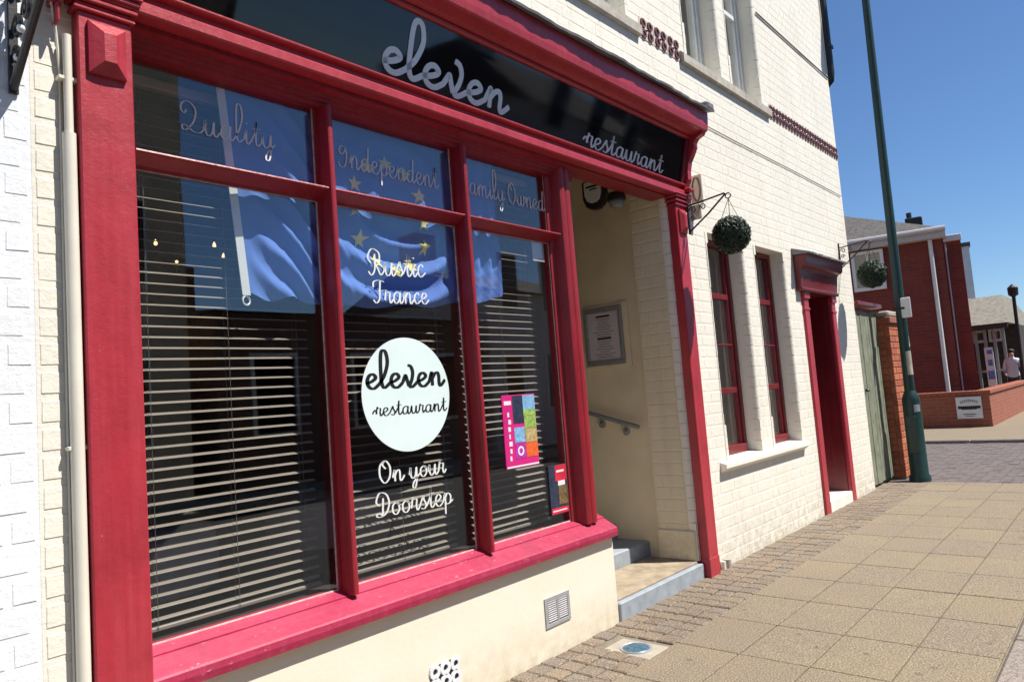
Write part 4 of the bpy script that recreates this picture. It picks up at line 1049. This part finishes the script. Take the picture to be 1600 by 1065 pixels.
rb = thing('red_brick_house', 'red brick building with slate roof across the side street', 'house', (18.5, .80, 0))
def win_x(parent, X, y0, y1, z0, z1, mat, nm='window', bars=1):
    f = MB().box(X-.05, X+.06, y0, y0+.07, z0, z1).box(X-.05, X+.06, y1-.07, y1, z0, z1).box(X-.05, X+.06, y0+.07, y1-.07, z0, z0+.08).box(X-.05, X+.06, y0+.07, y1-.07, z1-.07, z1)
    for k in range(bars): yc = y0+(y1-y0)*(k+1)/(bars+1); f.box(X-.04, X+.05, yc-.025, yc+.025, z0+.08, z1-.07)
    o = f.build(nm, mat, parent)
    MB().box(X+.0, X+.01, y0+.071, y1-.071, z0+.081, z1-.071).build('pane', 'window_glass', o)
    MB().box(X+.055, X+.065, y0+.06, y1-.06, z0+.06, z1-.06).build('room_behind', 'room_wall', o); return o
MB().box(18.5, 27, .80, 14, -.1, 4.20).build('wall', 'red_brick_wall', rb)
MB().box(19.3, 26, .42, .799, -.1, 4.14).build('side_bay', 'red_brick_wall', rb)
ex = .25
MB().add([(18.5-ex, .8-ex*.3, 4.30), (28, .8-ex*.3, 4.30), (28, 14, 4.30), (18.5-ex, 14, 4.30), (22.0, 5.2, 6.4), (25, 5.2, 6.4), (25, 14, 6.4), (22.0, 14, 6.4)], [(0, 1, 5, 4), (0, 4, 7, 3), (1, 2, 6, 5), (4, 5, 6, 7), (0, 1, 2, 3), (3, 2, 6, 7)]).build('roof', 'slate_roof', rb)
bx('fascia', 'grey_fascia', rb, 18.5-ex-.03, 18.499, .8-ex*.3, 14, 4.10, 4.29, .01)
bx('fascia', 'white_frame', rb, 19.15, 19.28, .40, .74, 4.12, 4.26, .01)
MB().tube([(18.5-ex-.09, .8-ex*.3, 4.28), (18.5-ex-.09, 14, 4.28)], .06, 8).build('gutter', 'grey_fascia', rb)
MB().tube([(18.45, 1.04, 4.15), (18.43, 1.04, .0)], .045, 10).build('downpipe', 'white_frame', rb, smooth=40)
MB().tube([(19.26, .74, 4.1), (19.26, .74, 0)], .02, 8).build('downpipe', 'grey_fascia', rb, smooth=40)
win_x(rb, 18.42, 2.00, 2.68, 3.13, 4.06, 'white_frame'); win_x(rb, 18.42, 4.2, 5.0, 3.13, 4.06, 'white_frame')
MB().box(20.2, 20.5, 1.12, 1.5, 4.6, 5.0, .02).tube([(20.35, 1.4, 5.0), (20.35, 1.4, 5.15)], .06, 10).build('chimney', 'black_iron', rb)
rb.rotation_euler.z = R(11)
wh = thing('white_house', 'pale rendered house end behind the red brick building', 'house', (34, 2.5, 0))
MB().box(34, 44, 2.5, 9, 0, 6.0).build('wall', 'white_render', wh)
MB().box(33.9, 44.2, 2.45, 9.2, 6.001, 6.15).build('roof', 'slate_roof', wh)
for z in (3.2, 4.6): bx('window', 'black_iron', wh, 33.97, 34.01, 3.6, 4.6, z, z+1.0, .01)
wh.rotation_euler.z = R(11)
pa = thing('pavilion', 'small timber fronted building with a pale tiled roof in the distance', 'pavilion', (28, 1, 0))
MB().box(27.6, 33, .6, 4, 0, 2.4).build('wall', 'dark_wood', pa)
MB().add([(25.7, -.35 + .95, 2.40), (25.7, 4.4, 2.40), (33.5, 4.4, 2.40), (33.5, .6, 2.40), (28.6, 1.0, 3.45), (28.6, 4.0, 3.45), (31, 4.0, 3.45), (31, 1.0, 3.45)], [(0, 1, 5, 4), (1, 2, 6, 5), (2, 3, 7, 6), (3, 0, 4, 7), (4, 5, 6, 7), (0, 1, 2, 3)]).build('roof', 'pale_roof', pa)
bx('eaves_board', 'dark_wood', pa, 25.72, 25.80, .62, 4.3, 2.25, 2.395, .01)
for y in (.75, .98, 1.22, 1.46, 1.70, 2.0): bx('post', 'grey_metal', pa, 25.95, 26.05, y, y+.08, 0, 2.35, .01)
for y in (1.08, 1.52): win_x(pa, 27.52, y-.1, y+.28, 1.9, 2.3, 'white_frame', 'window', 0)
bx('rail', 'grey_metal', pa, 25.97, 26.03, .7, 2.1, .95, 1.02, .005)
rt_ = thing('shop_terrace', 'pale rendered shop row with a dark roof at the right edge', 'building', (48, -2, 0))
MB().box(40, 60, -6, 1.2, 0, 3.6).build('wall', 'white_render', rt_)
MB().add([(39.7, -6.2, 3.6), (39.7, 1.4, 3.6), (60, 1.4, 3.6), (60, -6.2, 3.6), (44, -6.2, 4.9), (44, 1.4, 4.9), (56, 1.4, 4.9), (56, -6.2, 4.9)], [(0, 1, 5, 4), (1, 2, 6, 5), (2, 3, 7, 6), (3, 0, 4, 7), (4, 5, 6, 7), (0, 1, 2, 3)]).build('roof', 'slate_roof', rt_)
for y in (-3.2, -1.6, .1): win_x(rt_, 39.92, y, y+.9, .9, 2.6, 'white_frame')
lp2 = thing('black_lamp_post', 'slim black lamp post near the far pale building', 'lamp post', (24, .2, 0))
MB().tube([(24, .22, 0), (24, .22, 1.0)], .06, 10).tube([(24, .22, 1.0), (24, .20, 3.0)], .045, 10).build('post', 'black_iron', lp2)
MB().lathe([(.05, 3.0), (.12, 3.05), (.13, 3.25), (.02, 3.35)], (24, .20, 0), 10).build('lantern', 'black_iron', lp2)
bn = MB().box(25.6, 25.64, 1.05, 1.27, .55, 1.70, .005).build('display_banner', 'sign_white'); tag(bn, 'white and blue banner standing before the pavilion posts', 'banner')
for z, h in ((.75, .25), (1.15, .18), (1.5, .12)): MB().box(25.585, 25.599, 1.08+jit(.02), 1.22+jit(.02), z, z+h).build('patch', 'banner_blue', bn)
MB().box(25.55, 25.7, 1.0, 1.43, 0, .04).tube([(25.66, 1.1, 0), (25.66, 1.1, 1.7)], .015, 6).build('stand', 'black_iron', bn)

# distant walker
def person(X, Y, H):
    k = H/1.75
    t = thing('person', 'distant person in a pale top and dark trousers beyond the low wall', 'person', (X, Y, 0))
    V = [(0, 0, .95, .14), (0, 0, 1.15, .13), (0, 0, 1.38, .15), (0, 0, 1.50, .06), (-.02, 0, 1.58, .075), (-.03, 0, 1.68, .088), (0, .17, 1.42, .06), (-.03, .23, 1.16, .045), (-.16, .19, .98, .036), (-.24, .17, .96, .03), (0, -.17, 1.42, .06), (-.02, -.24, 1.16, .045), (-.14, -.22, .96, .036), (-.22, -.2, .94, .03),
         (0, .09, .88, .10), (-.08, .10, .48, .065), (.02, .10, .08, .045), (-.13, .10, .03, .04), (0, -.09, .88, .10), (.06, -.10, .48, .065), (.12, -.10, .08, .045), (-.02, -.10, .03, .04)]
    Eg = [(0, 1), (1, 2), (2, 3), (3, 4), (4, 5), (2, 6), (6, 7), (7, 8), (8, 9), (2, 10), (10, 11), (11, 12), (12, 13), (0, 14), (14, 15), (15, 16), (16, 17), (0, 18), (18, 19), (19, 20), (20, 21)]
    me = bpy.data.meshes.new('body'); me.from_pydata([(v[0]*k, v[1]*k, v[2]*k) for v in V], Eg, [])
    o = link('body', me, (X, Y, 0), t)
    o.modifiers.new('s', 'SKIN'); sm = o.modifiers.new('d', 'SUBSURF'); sm.levels = sm.render_levels = 1
    for i, v in enumerate(V): me.skin_vertices[0].data[i].radius = (v[3]*k, v[3]*k)
    me.skin_vertices[0].data[0].use_root = True
    dg = bpy.context.evaluated_depsgraph_get(); ev = bpy.data.meshes.new_from_object(o.evaluated_get(dg))
    o.modifiers.clear(); o.data = ev
    ev.materials.clear()
    for m in ('skin', 'shirt', 'trousers'): ev.materials.append(M[m])
    for p in ev.polygons:
        z = p.center.z/k; p.material_index = 2 if z < .93 else (0 if z > 1.52 or (z < 1.12 and abs(p.center.y) > .17*k) else 1); p.use_smooth = True
    MB().lathe([(.0, 1.60*k), (.085*k, 1.64*k), (.098*k, 1.70*k), (.08*k, 1.76*k), (.0, 1.79*k)], (X+.02, Y, 0), 12).build('hair', 'hair', t, smooth=60)
person(24.6, .50, 1.56)

# rubber ballast foot just entering at the right edge
pc = thing('ballast_block', 'low black rubber ballast block at the right edge of the pavement', 'ballast block', (6.6, -1.62, 0))
MB().ext([(6.30, .004), (6.29, .05), (6.33, .095), (6.95, .095), (6.99, .05), (6.98, .004)], -1.80, -1.585, 'Y').build('block', 'rubber', pc)
MB().tube([(6.42, -1.69, .09), (6.38, -1.69, .17), (6.30, -1.66, .185), (6.27, -1.60, .185)], .008, 8).build('handle', 'rubber', pc, smooth=40)
bx('socket', 'rubber', pc, 6.55, 6.72, -1.76, -1.62, .0955, .13, .008)

# ------------------------------------------------------------------ the other side of the street (seen in the glass)
def opposite(x0, x1, zt, zr, mat, lab, y=-9.2, nwin=3):
    t = thing('terraced_house', lab, 'house', ((x0+x1)/2, y-3, 0), 'houses across the main street')
    MB().box(x0, x1, y-6, y, 0, zt).build('wall', mat, t)
    MB().add([(x0-.1, y+.25, zt), (x1+.1, y+.25, zt), (x1+.1, y-6.2, zt), (x0-.1, y-6.2, zt), (x0-.1, y-3, zr), (x1+.1, y-3, zr)], [(0, 1, 5, 4), (2, 3, 4, 5), (0, 4, 3), (1, 2, 5), (0, 1, 2, 3)]).build('roof', 'slate_roof', t)
    w_ = (x1-x0)/nwin
    for k in range(nwin):
        for z0 in ((.9,) if zt < 3.6 else (.9, 3.4)):
            a = x0+w_*(k+.28); b = x0+w_*(k+.72)
            f = MB().box(a, b, y, y+.05, z0, z0+1.5, .01).build('window', 'white_frame', t)
            MB().box(a+.07, b-.07, y+.051, y+.06, z0+.08, z0+1.42).build('pane', 'fascia_black', f)
    MB().box(x0+.15, x0+.9, y-3.3, y-2.6, zr-.6, zr+.9).build('chimney', mat, t)
opposite(-9, -1.2, 6.2, 8.4, 'opposite_brick', 'dark brick house across the street to the left')
opposite(-1.1, 5.35, 8.2, 10.4, 'plaster_cream', 'tall cream rendered house across the street')
opposite(5.8, 12.2, 3.1, 3.5, 'opposite_brick', 'low dark brick shop across the street with a shallow roof')
opposite(12.6, 17.4, 3.9, 5.0, 'white_render', 'low pale house across the street')
opposite(21.5, 30, 4.6, 6.4, 'opposite_brick', 'brick house across the street beyond the gap', nwin=4)
